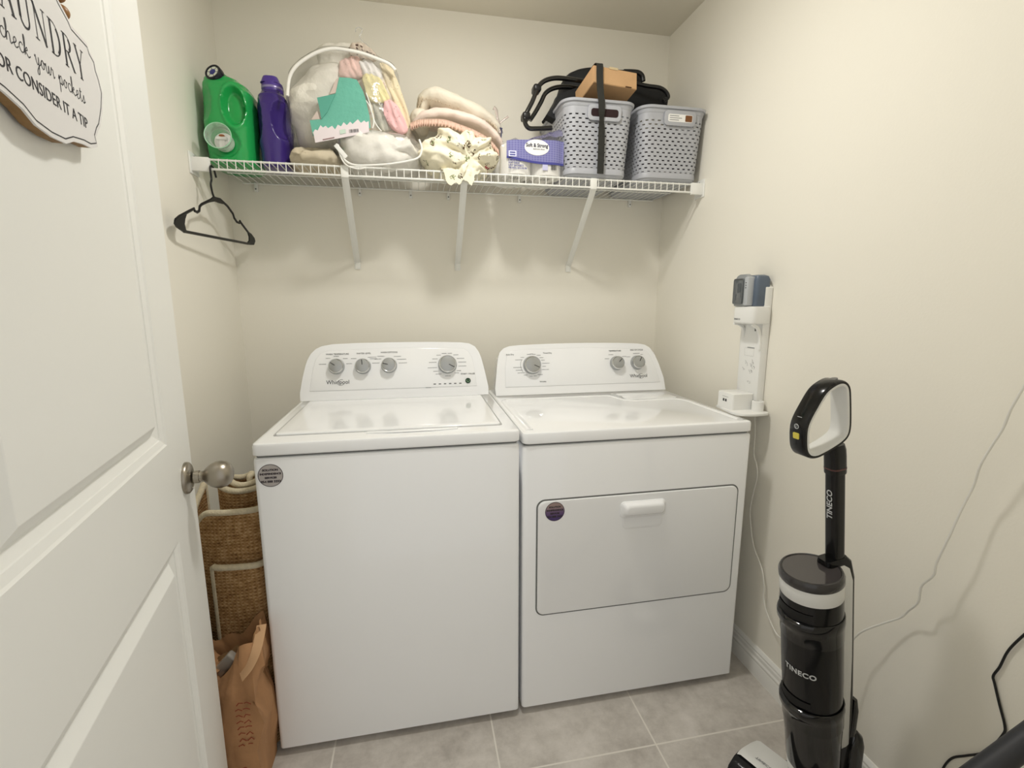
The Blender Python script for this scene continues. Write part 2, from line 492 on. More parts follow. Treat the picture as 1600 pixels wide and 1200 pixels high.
SCR = {'c': (.62, [[(.55, .80), (.42, .98), (.22, .85), (.12, .45), (.25, .05), (.45, .02), (.62, .25)]]),
 'h': (.72, [[(0, .25), (.20, 1.2), (.22, 1.9), (.12, 2.0), (.10, 1.2), (.08, 0), (.14, .6), (.30, .95), (.44, .8), (.46, .1), (.56, 0), (.72, .25)]]),
 'e': (.58, [[(0, .25), (.25, .42), (.42, .75), (.30, .98), (.14, .75), (.14, .3), (.26, 0), (.42, .05), (.58, .28)]]),
 'k': (.70, [[(0, .25), (.20, 1.2), (.22, 1.9), (.12, 2.0), (.10, 1.2), (.08, 0), (.14, .5), (.36, .92), (.40, .65), (.16, .45), (.32, .2), (.5, 0), (.70, .25)]]),
 'y': (.66, [[(0, .7), (.10, .95), (.14, .4), (.26, .05), (.42, .3), (.48, .95), (.44, .1), (.38, -.8), (.22, -1.0), (.16, -.7), (.40, -.1), (.66, .28)]]),
 'o': (.62, [[(0, .25), (.14, .7), (.3, .95), (.14, .7), (.14, .2), (.28, 0), (.44, .2), (.44, .7), (.3, .95), (.42, .8), (.62, .75)]]),
 'u': (.70, [[(0, .6), (.10, .95), (.12, .3), (.22, 0), (.38, .2), (.48, .95), (.48, .2), (.56, 0), (.70, .25)]]),
 'r': (.52, [[(0, .3), (.12, .9), (.16, 1.05), (.2, .85), (.34, .85), (.34, .3), (.40, 0), (.52, .25)]]),
 'p': (.66, [[(0, .4), (.12, .95), (.14, .2), (.10, -1.0), (.14, .3), (.26, .85), (.42, .95), (.50, .5), (.38, .05), (.2, .1), (.45, .0), (.66, .3)]]),
 't': (.50, [[(0, .25), (.16, .9), (.22, 1.6), (.18, .5), (.24, 0), (.36, .05), (.5, .28)], [(.04, 1.15), (.42, 1.22)]]),
 's': (.46, [[(0, .2), (.2, .8), (.24, 1.0), (.3, .6), (.34, .2), (.2, 0), (.06, .12), (.25, .05), (.46, .3)]]), ' ': (.55, [])}
XH = .0098; x = -.0775
for ch in 'check your pockets':
    w, st = SCR[ch]
    for pts in st: ribbon(b, [(p.x, p.y) for p in spline([(x + px * XH * 1.71, 1.5445 + py * XH * 1.0, 0) for px, py in pts], 4)], .0011, .0183, MS)
    x += w * XH * 1.71
obj('lettering', b, M_BLACKTXT, sign)
text('lettering', 'OR CONSIDER IT A TIP', .0195, M_BLACKTXT, sign, MS @ Matrix.Translation((.006, 1.5182, .0183)), sx=.97, bold=-.0001)
M_BEAD = mat('wood_bead', (158, 112, 62), .45, var=.2, var_scale=30)
for i in range(9):
    for sgn in (-1, 1):
        z = 1.647 + i * .0165 ; xx = sgn * (.0935 - i * .006)
        b = bmesh.new(); bmesh.ops.create_uvsphere(b, u_segments=16, v_segments=10, radius=.0086)
        for v in b.verts: v.co = MS @ (v.co + V((xx, z, .0105)))
        obj('bead', b, M_BEAD, sign)

# ---------------------------------------------------------------- washer and dryer
def console(parent, x0, x1, y0, zt, pts, name='console'):
    """leaning rear control panel: outline pts (x, height along the lean) on a plane leaning 15 degrees back"""
    A = math.radians(15)
    M = frame((0, y0, zt), (1, 0, 0), (0, math.sin(A), math.cos(A)))
    bm = bmesh.new()
    rings = []
    for off, ins in ((-.10, .0), (-.006, .0), (-.0015, .0015), (0, .006)):
        n = len(pts); r_ = []
        for i, (x, h) in enumerate(pts):
            p, q = V(pts[i - 1]), V(pts[(i + 1) % n]); t = (q - p).normalized(); k = ins if h > .004 else 0
            r_.append(M @ V((x - t.y * k * (1), h + t.x * k, off)))
        rings.append(r_)
    loft(bm, rings)
    # drop the lower back part straight down to the deck
    for v in bm.verts:
        if v.co.z < zt + .001: v.co.z = zt + .001
    return obj(name, bm, M_WHITE2, parent, angle=50), M

def outline_console(left, top, right):
    return [p for p in left] + [p for p in top] + [p for p in right]

def knob_dial(parent, M, x, h, r, pa, name='dial'):
    K = M @ Matrix.Translation((x, h, 0))
    b = bmesh.new(); lathe(b, [(r * 1.10, 0), (r * 1.10, .004), (r * 1.02, .008), (r, .020), (r * .94, .0225), (r * .90, .023), (r * .0, .0235)], K, 36)
    k = obj(name, b, M_KNOB, parent)
    b = bmesh.new(); lathe(b, [(r * 1.02, .0195), (r * .985, .0225), (r * .93, .0240), (r * .89, .0236)], K, 36)
    obj('chrome_rim', b, M_CHROME, k)
    a = math.radians(pa); b = bmesh.new()
    box(b, (r * .5, 0, .0240), (r * .72, .0026, .0012), .0005, 1, K @ Matrix.Rotation(a, 4, 'Z'))
    obj('pointer_line', b, M_DARKTXT, k)
    return k

def marks(b, M, x, h, r, spec):
    """tiny illegible setting names around a dial: (angle, width) dashes"""
    for a, w in spec:
        c, s = math.cos(math.radians(a)), math.sin(math.radians(a))
        cx = x + c * (r + .010) + (w / 2 if c > .3 else -w / 2 if c < -.3 else 0); cy = h + s * (r + .012)
        px = cx - w / 2; rnd = random.Random(int(a * 7 + x * 1000))
        while px < cx + w / 2:
            l = rnd.uniform(.0016, .004)
            ribbon(b, [(px, cy), (min(px + l, cx + w / 2), cy)], .0021, .0008, M); px += l + .0012

def logo(parent, M, x, h, w, name='brand_lettering'):
    text(name, 'Whirlpool', w * .27, M_DARKTXT, parent, M @ Matrix.Translation((x, h, .0006)), sx=.92)
    b = bmesh.new()
    ribbon(b, [(x + w * .15 + p[0], h - w * .01 + p[1]) for p in [(c * w * .16 * 1.0 - s * w * .05, s * w * .12 + c * w * .06) for c, s in circ(1, 24)[3:22]]], w * .018, .0008, M)
    obj('brand_swoosh', b, M_GREYTXT, parent)

def round_sticker(parent, x, z, y, r, m, lines, mt):
    M = frame((x, y, z), (1, 0, 0), (0, 0, 1))
    b = bmesh.new(); prism(b, circ(r, 40), 0, .0005, M); s = obj('round_sticker', b, m, parent)
    b = bmesh.new(); ring2(b, circ(r, 40), circ(r * .95, 40), .0005, .0008, M); obj('sticker_ring', b, mt, s)
    for i, (t_, sz) in enumerate(lines):
        text('lettering', t_, r * sz, mt, s, M @ Matrix.Translation((0, r * (.48 - .34 * i), .0007)), sx=1.05, bold=.0004)

def tray_top(bm, x0, x1, y0, y1, zt, zl, rad=.012):
    """rounded-edge slab"""
    rings = []
    cx, cy, w, d = (x0 + x1) / 2, (y0 + y1) / 2, x1 - x0, y1 - y0
    for ins, z in ((.003, zl), (0, zl + .003), (0, zt - .007), (.002, zt - .002), (.007, zt)):
        rings.append([V((cx + a, cy + c, z)) for a, c in rr(w - 2 * ins, d - 2 * ins, rad, 5)])
    loft(bm, rings); return bm

WX0, WX1, WY, WZ, WG = .2722, .9712, -.8562, .928, .8921
washer = thing('washing_machine', 'white top-load washing machine with four grey dials, left of the dryer', 'washing machine', ((WX0 + WX1) / 2, -.52, 0))
b = bmesh.new(); tray_top(b, WX0, WX1, WY, -.165, WG - .003, .022, .012)
obj('cabinet', b, M_WHITE, washer)
b = bmesh.new(); tray_top(b, WX0 + .006, WX1 - .006, WY + .008, -.17, WG + .006, WG - .006, .01)
obj('seam', b, M_SEAM, washer)
b = bmesh.new(); tray_top(b, WX0 - .0005, WX1 + .0005, WY - .002, -.165, WZ, WG + .003, .014)
obj('top_panel', b, M_WHITE, washer)
# lid: shallow groove frame and a slightly dished plate
LX0, LX1, LY0, LY1 = .305, .934, -.789, -.332
b = bmesh.new(); C2 = ((LX0 + LX1) / 2, (LY0 + LY1) / 2)
mk = Matrix.Translation((C2[0], C2[1], 0)); w_, d_ = LX1 - LX0, LY1 - LY0
ring2(b, rr(w_, d_, .012), rr(w_ - .009, d_ - .008, .010), WZ - .002, WZ + .0008, mk)
obj('lid_gap', b, mat('lid_gap_grey', (178, 179, 178), .6), washer)
b = bmesh.new(); rings = []
for ins, z in ((.005, -.001), (.005, .0025), (.0065, .0045), (.009, .0052), (.03, .0052), (.05, .0046)):
    rings.append([V((C2[0] + a, C2[1] + c, WZ + z)) for a, c in rr(w_ - 2 * ins, d_ - 2 * ins, .011)])
loft(b, rings); obj('lid', b, M_WHITE, washer, angle=60)
b = bmesh.new()
sweep(b, spline([(.55, WY + .055, WZ + .001), (.62, WY + .046, WZ + .0025), (.72, WY + .046, WZ + .0025), (.80, WY + .055, WZ + .001)], 8), rr(.016, .004, .0018), up=(0, 0, 1))
obj('lid_grip', b, M_WHITE, washer)
hA = 1 / math.cos(math.radians(15))
cw = [(.2735, 0), (.2785, .03), (.288, .085), (.2985, .130), (.3055, .150), (.316, .170), (.333, .187), (.352, .196), (.389, .2025), (.47, .2055), (.60, .2065), (.75, .2055), (.86, .2020), (.893, .1975), (.912, .187), (.925, .168), (.934, .145), (.945, .095), (.957, .03), (.962, 0)]
cons, MW = console(washer, WX0, WX1, -.319, WZ, cw)
b = bmesh.new()
prism(b, [(x, h) for x, h in ((.306, .036), (.918, .036), (.913, .10), (.903, .150), (.89, .172), (.87, .184), (.60, .190), (.37, .184), (.345, .174), (.328, .152), (.315, .10))], .0, .0022, MW, bev=.0018)
obj('control_panel', b, M_WHITE2, cons)
MW2 = MW @ Matrix.Translation((0, 0, .0022))
def hW(z): return (z - WZ) * hA
for (x, z, r, a) in ((.401, 1.048, .0265, 145), (.4945, 1.0467, .0265, 95), (.5893, 1.0478, .0265, 165), (.8078, 1.046, .0325, -28)):
    knob_dial(washer, MW2, x, hW(z), r, a)
def mark_part(M, x, h, r, sp, par):
    b = bmesh.new(); marks(b, M, x, h, r, sp); obj('setting_marks', b, M_GREYTXT, par)
for x, z, sp in ((.401, 1.048, [(165, .026), (125, .016), (90, .018), (50, .016), (15, .02)]), (.4945, 1.047, [(130, .018), (60, .03), (45, .026)]), (.5893, 1.048, [(165, .026), (140, .024), (115, .026), (60, .026), (35, .034), (12, .03)])):
    mark_part(MW2, x, hW(z), .0265, sp, washer)
mark_part(MW2, .8078, hW(1.046), .0325, [(168, .028), (150, .02), (125, .016), (105, .018), (75, .016), (55, .018), (30, .028), (10, .03), (-10, .03), (-35, .016), (195, .034), (215, .02), (235, .022), (270, .02), (310, .016), (325, .014)], washer)
for i in range(6):
    b = bmesh.new(); ribbon(b, [(.752 + i * .0195, hW(.974)), (.761 + i * .0195, hW(.974))], .004, .0008, MW2); obj('cycle_lamp', b, M_GREYTXT, washer)
mark_part(MW2, .752, hW(.962), 0, [(180, .02)], washer)
for s, x, z in (('WASH TEMPERATURE', .405, 1.0925), ('WATER LEVEL', .4985, 1.0935), ('WASH OPTIONS', .5905, 1.0955), ('START / PAUSE', .8845, 1.0085)):
    text('lettering', s, .0083, M_DARKTXT, washer, MW2 @ Matrix.Translation((x, hW(z), .0006)))
logo(washer, MW2, .4047, hW(.9915), .078)
b = bmesh.new(); lathe(b, [(.0105, 0), (.0105, .002), (.0095, .004), (0, .0042)], MW2 @ Matrix.Translation((.884, hW(.983), 0)), 24)
sb = obj('start_button', b, mat('start_green', (38, 62, 44), .25), washer)
b = bmesh.new(); ribbon(b, [(.884 + x, hW(.983) + y) for x, y in arc(0, 0, .005, .005, 130, 410)], .0012, .0046, MW2); obj('button_symbol', b, mat('pale_green_print', (150, 190, 150), .5), sb)
M_STK = mat('silver_sticker', (188, 182, 180), .35, .3)
round_sticker(washer, .3125, .8425, WY - .0003, .0305, M_STK, [('SOLUTION', .24), ('INDEPENDENCE', .22), ('SERVICES', .22), ('954 888 3353', .27)], mat('sticker_ink', (58, 50, 56), .6))
for x in (WX0 + .055, WX1 - .035):
    for y in (WY + .05, -.22):
        b = bmesh.new(); lathe(b, [(.017, 0), (.019, .004), (.019, .012), (.008, .014), (.008, .03)], Matrix.Translation((x, y, 0)), 20); obj('foot', b, M_WPLAST, washer)

DX0, DX1, DY, DZ, DG = .9811, 1.7181, -.8532, .9169, .8805
dryer = thing('clothes_dryer', 'white front-load clothes dryer with a wide flat door, right of the washer', 'dryer', ((DX0 + DX1) / 2, -.5, 0))
b = bmesh.new(); tray_top(b, DX0, DX1, DY, -.15, DG - .003, .022, .012)
obj('cabinet', b, M_WHITE, dryer)
b = bmesh.new(); tray_top(b, DX0 + .006, DX1 - .006, DY + .008, -.155, DG + .006, DG - .006, .01)
obj('seam', b, M_SEAM, dryer)
b = bmesh.new(); tray_top(b, DX0 - .0005, DX1 + .0005, DY - .002, -.15, DZ, DG + .003, .016)
obj('top_panel', b, M_WHITE, dryer)
# raised rim and the lint drawer door at the right rear of the top
b = bmesh.new()
path = spline([(1.008, DY + .03, DZ), (1.008, -.46, DZ), (1.012, -.40, DZ), (1.03, -.385, DZ), (1.15, -.38, DZ), (1.40, -.378, DZ), (1.437, -.385, DZ), (1.452, -.43, DZ), (1.462, -.468, DZ), (1.49, -.488, DZ), (1.56, -.488, DZ), (1.64, -.484, DZ), (1.672, -.495, DZ), (1.688, -.53, DZ), (1.69, -.62, DZ), (1.692, DY + .03, DZ)], 8)
sweep(b, path, [(-.012, 0), (-.008, .0022), (.0, .003), (.008, .0022), (.012, 0)], up=(0, 0, 1))
obj('rim_bead', b, M_WHITE, dryer, angle=70)
b = bmesh.new(); prism(b, rr(.21, .115, .012), 0, .003, Matrix.Translation((1.575, -.415, DZ)), bev=.002); lint = obj('lint_screen_cover', b, M_WHITE, dryer)
b = bmesh.new(); sweep(b, [(1.448, -.375, DZ + .004), (1.462, -.435, DZ + .004)], rr(.012, .007, .003), up=(0, 0, 1)); obj('lint_handle', b, mat('lint_grey', (206, 207, 206), .35), lint)
cd = [(.9945, 0), (.998, .03), (1.0035, .07), (1.010, .12), (1.0155, .152), (1.023, .172), (1.036, .185), (1.058, .193), (1.10, .1965), (1.22, .2000), (1.38, .2010), (1.52, .1985), (1.61, .1945), (1.641, .189), (1.661, .176), (1.678, .152), (1.694, .112), (1.712, .05), (1.726, 0)]
cd = [(x - (.004 if x > 1.72 else 0), h) for x, h in cd]
cons2, MDr = console(dryer, DX0, DX1, -.3035, DZ, cd)
b = bmesh.new()
prism(b, [(1.034, .034), (1.70, .034), (1.685, .085), (1.665, .14), (1.652, .163), (1.63, .176), (1.38, .187), (1.10, .184), (1.06, .178), (1.045, .160), (1.037, .11)], 0, .0022, MDr, bev=.0018)
obj('control_panel', b, M_WHITE2, cons2)
MD2 = MDr @ Matrix.Translation((0, 0, .0022))
def hD(z): return (z - DZ) * hA
for (x, z, r, a) in ((1.1461, 1.0326, .0335, -25), (1.5086, 1.0314, .027, 45), (1.6005, 1.0318, .027, 60)): knob_dial(dryer, MD2, x, hD(z), r, a)
mark_part(MD2, 1.1461, hD(1.0326), .0335, [(150, .03), (135, .014), (105, .014), (90, .012), (75, .012), (60, .016), (40, .016), (25, .014), (8, .03), (-8, .014), (-25, .03), (190, .034), (205, .028), (222, .028), (240, .014), (262, .012), (285, .014), (300, .02)], dryer)
mark_part(MD2, 1.5086, hD(1.0314), .027, [(150, .018), (110, .02), (45, .018)], dryer)
mark_part(MD2, 1.6005, hD(1.0318), .027, [(140, .018), (60, .01), (90, .03)], dryer)
b = bmesh.new(); ribbon(b, [(1.1461 + x, hD(1.0326) + y) for x, y in arc(0, 0, .047, .047, 150, 215)], .0012, .0008, MD2); obj('dial_arc', b, M_GREYTXT, dryer)
for s, x, z in (('Auto Dry', 1.058, 1.0755), ('Timed Dry', 1.213, 1.0785), ('TEMPERATURE', 1.505, 1.0815), ('END OF CYCLE', 1.602, 1.0835), ('Wrinkle', 1.188, .9668)):
    text('lettering', s, .0083, M_DARKTXT, dryer, MD2 @ Matrix.Translation((x, hD(z), .0006)))
logo(dryer, MD2, 1.6035, hD(.9775), .075)
# door
FX0, FX1, FZ0, FZ1 = 1.0215, 1.686, .3385, .7137
MF = frame(((FX0 + FX1) / 2, DY, (FZ0 + FZ1) / 2), (1, 0, 0), (0, 0, 1)); w_, h_ = FX1 - FX0, FZ1 - FZ0
b = bmesh.new(); ring2(b, rr(w_, h_, .026, 8), rr(w_ - .008, h_ - .008, .023, 8), -.002, .0012, MF)
obj('door_gap', b, M_SEAM, dryer)
b = bmesh.new(); rings = []
HC, HZ = (1.357 - (FX0 + FX1) / 2), (.662 - (FZ0 + FZ1) / 2)
for ins, z in ((.0045, 0), (.0045, .003), (.006, .0048), (.010, .0055)):
    rings.append([MF @ V((a, c, z)) for a, c in rr(w_ - 2 * ins, h_ - 2 * ins, .0225, 8)])
loft(b, rings); dd = obj('door', b, M_WHITE, dryer)
# scoop below the handle (slightly raised lip around a shallow dish) and the handle itself
b = bmesh.new(); rings = []
for (sw, sh, off, z) in ((.132, .064, -.020, .0056), (.128, .060, -.020, .0072), (.118, .050, -.018, .0066), (.10, .036, -.014, .0058)):
    rings.append([MF @ V((HC + a, HZ - .012 + off + c, z)) for a, c in rr(sw, sh, .016, 6)])
loft(b, rings, False, True); obj('hand_scoop', b, M_WHITE, dd, angle=70)
b = bmesh.new(); rings = []
for ins, z in ((0, .005), (0, .0085), (.0025, .0105), (.006, .013), (.009, .020), (.012, .024), (.018, .0255)):
    rings.append([MF @ V((HC + a, HZ + c + (.003 if z > .012 else 0), z)) for a, c in rr(.148 - 2 * ins, .052 - 2 * ins, .012, 6)])
loft(b, rings); obj('door_handle', b, M_WHITE2, dd, angle=50)
k = NT('violet_sticker'); cc = k.n('ShaderNodeTexCoord'); sx_ = k.n('ShaderNodeSeparateXYZ'); k.l(cc.outputs['Generated'], sx_.inputs[0])
k.l(k.ramp(sx_.outputs[2], [(.2, lin((84, 66, 120))), (.5, lin((120, 96, 132))), (.75, lin((168, 146, 142)))]), k.b.inputs['Base Color']); k.b.inputs['Metallic'].default_value = .3; k.b.inputs['Roughness'].default_value = .3
round_sticker(dd, 1.0765, .676, DY - .0057, .0295, k.m, [('SOLUTION', .24), ('INDEPENDENCE', .22), ('SERVICES', .22), ('954 888 3353', .27)], bpy.data.materials['sticker_ink'])
for x in (DX0 + .05, DX1 - .05):
    for y in (DY + .05, -.22):
        b = bmesh.new(); lathe(b, [(.017, 0), (.019, .004), (.019, .012), (.008, .014), (.008, .03)], Matrix.Translation((x, y, 0)), 20); obj('foot', b, M_WPLAST, dryer)

# ---------------------------------------------------------------- wire shelf
ZS, YS = 1.737, -.3286
shelf = thing('wire_shelf', 'white wire shelf on the back wall above the machines', 'shelf', (XR / 2, 0, ZS))
b = bmesh.new(); n = int((1.775 - .058) / .0254)
for i in range(n + 1):
    x = .058 + i * (1.768 - .058) / n
    sweep(b, [(x, -.012, ZS + .0035), (x, YS + .002, ZS + .0035), (x, YS - .0022, ZS), (x, YS - .0022, ZS - .027)], circ(.0016, 6), up=(1, 0, 0))
obj('deck_wires', b, M_WIRE, shelf)
for nm, y, z, r in (('front_rod', YS, ZS, .0032), ('front_rod', YS, ZS - .029, .0036), ('rear_rod', -.012, ZS, .0032), ('cross_rod', -.17, ZS, .0028)):
    b = bmesh.new(); tube(b, [(.055, y, z), (1.770, y, z)], r, 8); obj(nm, b, M_WIRE, shelf)
for xf, xw in ((.473, .4638), (.8790, .8786), (1.366, 1.3777)):
    b = bmesh.new()
    A, B = V((xf, YS - .001, ZS - .034)), V((xw, -.012, 1.452))
    sweep(b, [A + V((0, 0, .03)), A + V((0, .0, .004)), A + (B - A) * .05, B, V((xw, -.003, 1.446)), V((xw, -.002, 1.418))],
          [(y_, x_) for x_, y_ in ((-.012, -.0015), (.012, -.0015), (.012, .0015), (.009, .0015), (.0065, .0035), (-.0065, .0035), (-.009, .0015), (-.012, .0015))], up=(1, 0, .0))
    s = obj('support_bracket', b, M_WIRE, shelf)
    b = bmesh.new(); lathe(b, [(.004, 0), (.004, .0015), (0, .002)], frame((xw, -.0035, 1.428), (1, 0, 0), (0, 0, 1)), 12); obj('screw', b, M_SEAM, s)
    b = bmesh.new(); bx(xf - .013, xf + .013, YS - .006, YS + .006, ZS - .036, ZS + .004, .003, bm=b); obj('clip', b, M_WIRE, s)
for side, x0, x1 in (('l', 0.0, .057), ('r', 1.768, XR)):
    b = bmesh.new()
    wx = 0 if side == 'l' else XR; sg = 1 if side == 'l' else -1
    bx(x0, x1, YS - .007, YS + .006, ZS - .037, ZS + .006, .002, bm=b)
    bx(min(wx, wx + sg * .005), max(wx, wx + sg * .005), YS - .014, YS + .05, ZS - .046, ZS + .022, .002, bm=b)
    e = obj('end_bracket', b, M_WPLAST, shelf)
    b = bmesh.new(); lathe(b, [(.004, 0), (.004, .0015), (0, .002)], frame((wx + sg * .005, YS + .02, ZS + .010), (0, sg, 0), (0, 0, 1)), 12); obj('screw', b, M_SEAM, e)
# diagonal end strut screwed to the left wall (its foot shows below) and small wall clips
for x in (.10, .488, .69, .845, 1.15, 1.66):
    b = bmesh.new(); bx(x - .006, x + .006, -.014, 0, ZS - .03, ZS + .006, .002, bm=b); c = obj('wall_clip', b, M_WPLAST, shelf)
    b = bmesh.new(); lathe(b, [(.003, 0), (0, .0015)], frame((x, -.014, ZS - .02), (1, 0, 0), (0, 0, 1)), 10); obj('screw', b, M_SEAM, c)

# ---------------------------------------------------------------- black hanger on the shelf rod
hg = thing('clothes_hanger', 'black plastic clothes hanger hooked on the left end of the wire shelf', 'hanger', (.06, YS, ZS - .03))
NK = V((.0625, -.3262, 1.6224)); LE = V((.030, -.5494, 1.5069)); RE = V((.085, -.0419 - .03, 1.5095))
HX = (RE - LE).normalized(); HN = V((1, 0, 0)); HYv = HN.cross(HX).normalized() if HN.cross(HX).z > 0 else -HN.cross(HX).normalized()
def hp(px, py):
    """photo pixel onto the hanger's own plane through neck, left and right ends"""
    nrm = (RE - LE).cross(NK - LE).normalized(); d = ray(px, py); t = (NK - CAM_POS).dot(nrm) / d.dot(nrm); return CAM_POS + d * t
b = bmesh.new(); sec = [(x * .0045, y * .0030) for x, y in circ(1, 10)]
UPN = (RE - LE).cross(NK - LE).normalized()
z2 = lambda cx, cy: hp(240 + cx / 3, 30 + cy / 3)
top = [z2(*q) for q in ((285, 838), (262, 850), (225, 868), (216, 878), (214, 898), (204, 905), (192, 898), (190, 888), (170, 898), (120, 925), (103, 940))]
sweep(b, top, sec, up=UPN)
top = [z2(*q) for q in ((285, 838), (312, 845), (346, 876), (372, 912), (378, 932), (390, 950), (402, 955), (404, 946), (415, 962), (450, 1008), (466, 1030))]
sweep(b, top, sec, up=UPN)
sweep(b, [z2(*q) for q in ((140, 994), (300, 1025), (442, 1052))], sec, up=UPN)
def plate(bm, pts, th):
    vs = [bm.verts.new(p + UPN * th) for p in pts]; vv = [bm.verts.new(p - UPN * th) for p in pts]; n_ = len(pts)
    bm.faces.new(vs); bm.faces.new(list(reversed(vv)))
    for i in range(n_): bm.faces.new((vs[i], vs[(i + 1) % n_], vv[(i + 1) % n_], vv[i]))
plate(b, [z2(*q) for q in ((118, 922), (100, 940), (98, 958), (108, 975), (140, 998), (158, 1000), (148, 985), (142, 960), (145, 935), (152, 915))], .0026)
plate(b, [z2(*q) for q in ((440, 995), (448, 1020), (448, 1038), (438, 1050), (448, 1058), (468, 1058), (474, 1040), (470, 1025), (455, 1005))], .0026)
plate(b, [z2(*q) for q in ((282, 830), (262, 848), (235, 866), (262, 858), (285, 854), (305, 862), (330, 868), (305, 842))], .0026)
obj('hanger_body', b, M_BLACK, hg)
b = bmesh.new()
q0 = z2(284, 836)
tube(b, spline([q0, z2(276, 815), z2(268, 775), V((.0615, YS - .012, ZS - .062)), V((.061, YS - .0125, ZS - .034)), V((.061, YS - .006, ZS - .0215)), V((.061, YS + .006, ZS - .019)), V((.0615, YS + .018, ZS - .027)), V((.062, YS + .028, ZS - .048))], 6), .0031, 10)
obj('hook', b, M_BLACK, hg)

# ---------------------------------------------------------------- detergent jugs
def se_ring(cx, cy, z, w, d, p=3.2, n=120):
    out = []
    for i in range(n):
        a = 2 * PI * i / n; c, s = math.cos(a), math.sin(a); k = (abs(c) ** p + abs(s) ** p) ** (-1 / p)
        out.append(V((cx + c * k * w / 2, cy + s * k * d / 2, z)))
    return out
def lerp_prof(prof, z):
    for a, b_ in zip(prof, prof[1:]):
        if a[0] <= z <= b_[0]:
            t = (z - a[0]) / (b_[0] - a[0]); t = t * t * (3 - 2 * t); return [a[i] + (b_[i] - a[i]) * t for i in range(1, len(a))]
    return list(prof[-1][1:])
SZ = ZS + .0051      # top of the deck wires
M_GREEN = mat('green_bottle', (38, 166, 84), .22, coat=.3)
jug = thing('detergent_jug', 'big green detergent jug with clear cup over its tap, leftmost on the shelf', 'detergent jug', (.105, -.19, SZ))
JX, JY = .0995, -.185
prof = [(0, JX, JY, .138, .19), (.006, JX, JY, .150, .205), (.05, JX, JY, .156, .212), (.12, JX - .001, JY, .163, .215), (.19, JX, JY, .164, .21), (.225, JX - .001, JY - .002, .158, .20), (.25, JX - .006, JY - .008, .140, .175), (.266, JX - .014, JY - .016, .112, .145), (.278, JX - .020, JY - .025, .075, .10)]
b = bmesh.new(); rings = []
for i in range(91):
    z = .278 * i / 90; cx, cy, w, d = lerp_prof(prof, z); rings.append(se_ring(cx, cy, SZ + z, w, d, 3.0))
loft(b, rings)
for v in b.verts:   # finger dimple at the right of the front, spine ridge, tap bulge
    if v.co.y < JY:
        e = ((v.co.x - (JX + .030)) / .032) ** 2 + ((v.co.z - (SZ + .178)) / .062) ** 2
        if e < 1: v.co.y += .030 * min(1, (1 - e) * 2.2) ** .8
        elif e < 1.6: v.co.y -= .004 * math.sin(PI * (e - 1) / .6)
        e = ((v.co.x - (JX - .06)) / .026) ** 2 + ((v.co.z - (SZ + .19)) / .06) ** 2
        if e < 1: v.co.y += .016 * (1 - e)
        e = ((v.co.x - (JX - .010)) / .05) ** 2 + ((v.co.z - (SZ + .062)) / .05) ** 2
        if e < 1: v.co.y += .018 * (1 - e) ** .5
obj('bottle', b, M_GREEN, jug, angle=60)
nk = V((JX - .012, JY - .050, SZ + .262)); ndir = V((-.30, -.80, .34)).normalized()
MN = frame(nk, V((1, 0, 0)) - ndir * ndir.x, ndir.cross(V((1, 0, 0)) - ndir * ndir.x))
b = bmesh.new(); lathe(b, [(.031, -.02), (.028, .0), (.0245, .014), (.023, .026)], MN, 28); obj('neck', b, M_GREEN, jug)
b = bmesh.new(); lathe(b, [(.0235, .024), (.026, .0245), (.0268, .028), (.0268, .044), (.0255, .0465), (.0215, .0465), (.0212, .0435), (0, .0435)], MN, 32); cap = obj('cap', b, mat('navy_cap', (18, 20, 34), .25), jug)
b = bmesh.new(); ring2(b, circ(.0195, 28), circ(.0105, 28), .0436, .0446, MN); obj('cap_ring', b, mat('pale_cap_ring', (222, 226, 214), .4), cap)
b = bmesh.new(); lathe(b, [(.010, .0436), (.010, .0452), (.007, .046), (0, .046)], MN, 24); obj('cap_centre', b, mat('blue_cap_centre', (48, 50, 130), .35), cap)
b = bmesh.new()
for k_ in range(3): box(b, (0, 0, .0442), (.0016, .041, .0012), 0, 1, MN @ Matrix.Rotation(k_ * PI / 3 + .3, 4, 'Z'))
obj('cap_spokes', b, bpy.data.materials['navy_cap'], cap)
TP = V((JX - .008, JY - .094, SZ + .062)); MT = frame(TP, (1, 0, 0), (0, .1, 1))
b = bmesh.new(); lathe(b, [(.030, 0), (.030, .006), (.017, .009), (.017, .022), (0, .023)], MT, 28); box(b, (0, -.014, .018), (.018, .034, .016), .003, 2, MT); box(b, (0, .004, .027), (.036, .011, .010), .004, 2, MT); tap = obj('tap', b, M_WPLAST, jug)
b = bmesh.new(); bmesh.ops.create_uvsphere(b, u_segments=12, v_segments=8, radius=.006)
for v in b.verts: v.co = MT @ (V((v.co.x * 1.5, v.co.y * .6, v.co.z)) + V((.002, .011, .03)))
obj('tap_button', b, mat('amber_button', (178, 106, 58), .4), tap)
M_CUP = film('clear_cup', (235, 250, 240), .22, .6, (4, .05, .001))
b = bmesh.new(); lathe(b, [(.031, .006), (.033, .03), (.0385, .056), (.0405, .058), (.0388, .0585), (.0365, .056), (.031, .03)], MT, 40); obj('measuring_cup', b, M_CUP, jug)
b = bmesh.new(); lathe(b, [(.0385, .0565), (.0410, .058), (.0400, .0598), (.0382, .0588), (.0385, .0565)], MT, 40); obj('cup_rim', b, mat('pale_green_rim', (176, 226, 192), .3), jug)

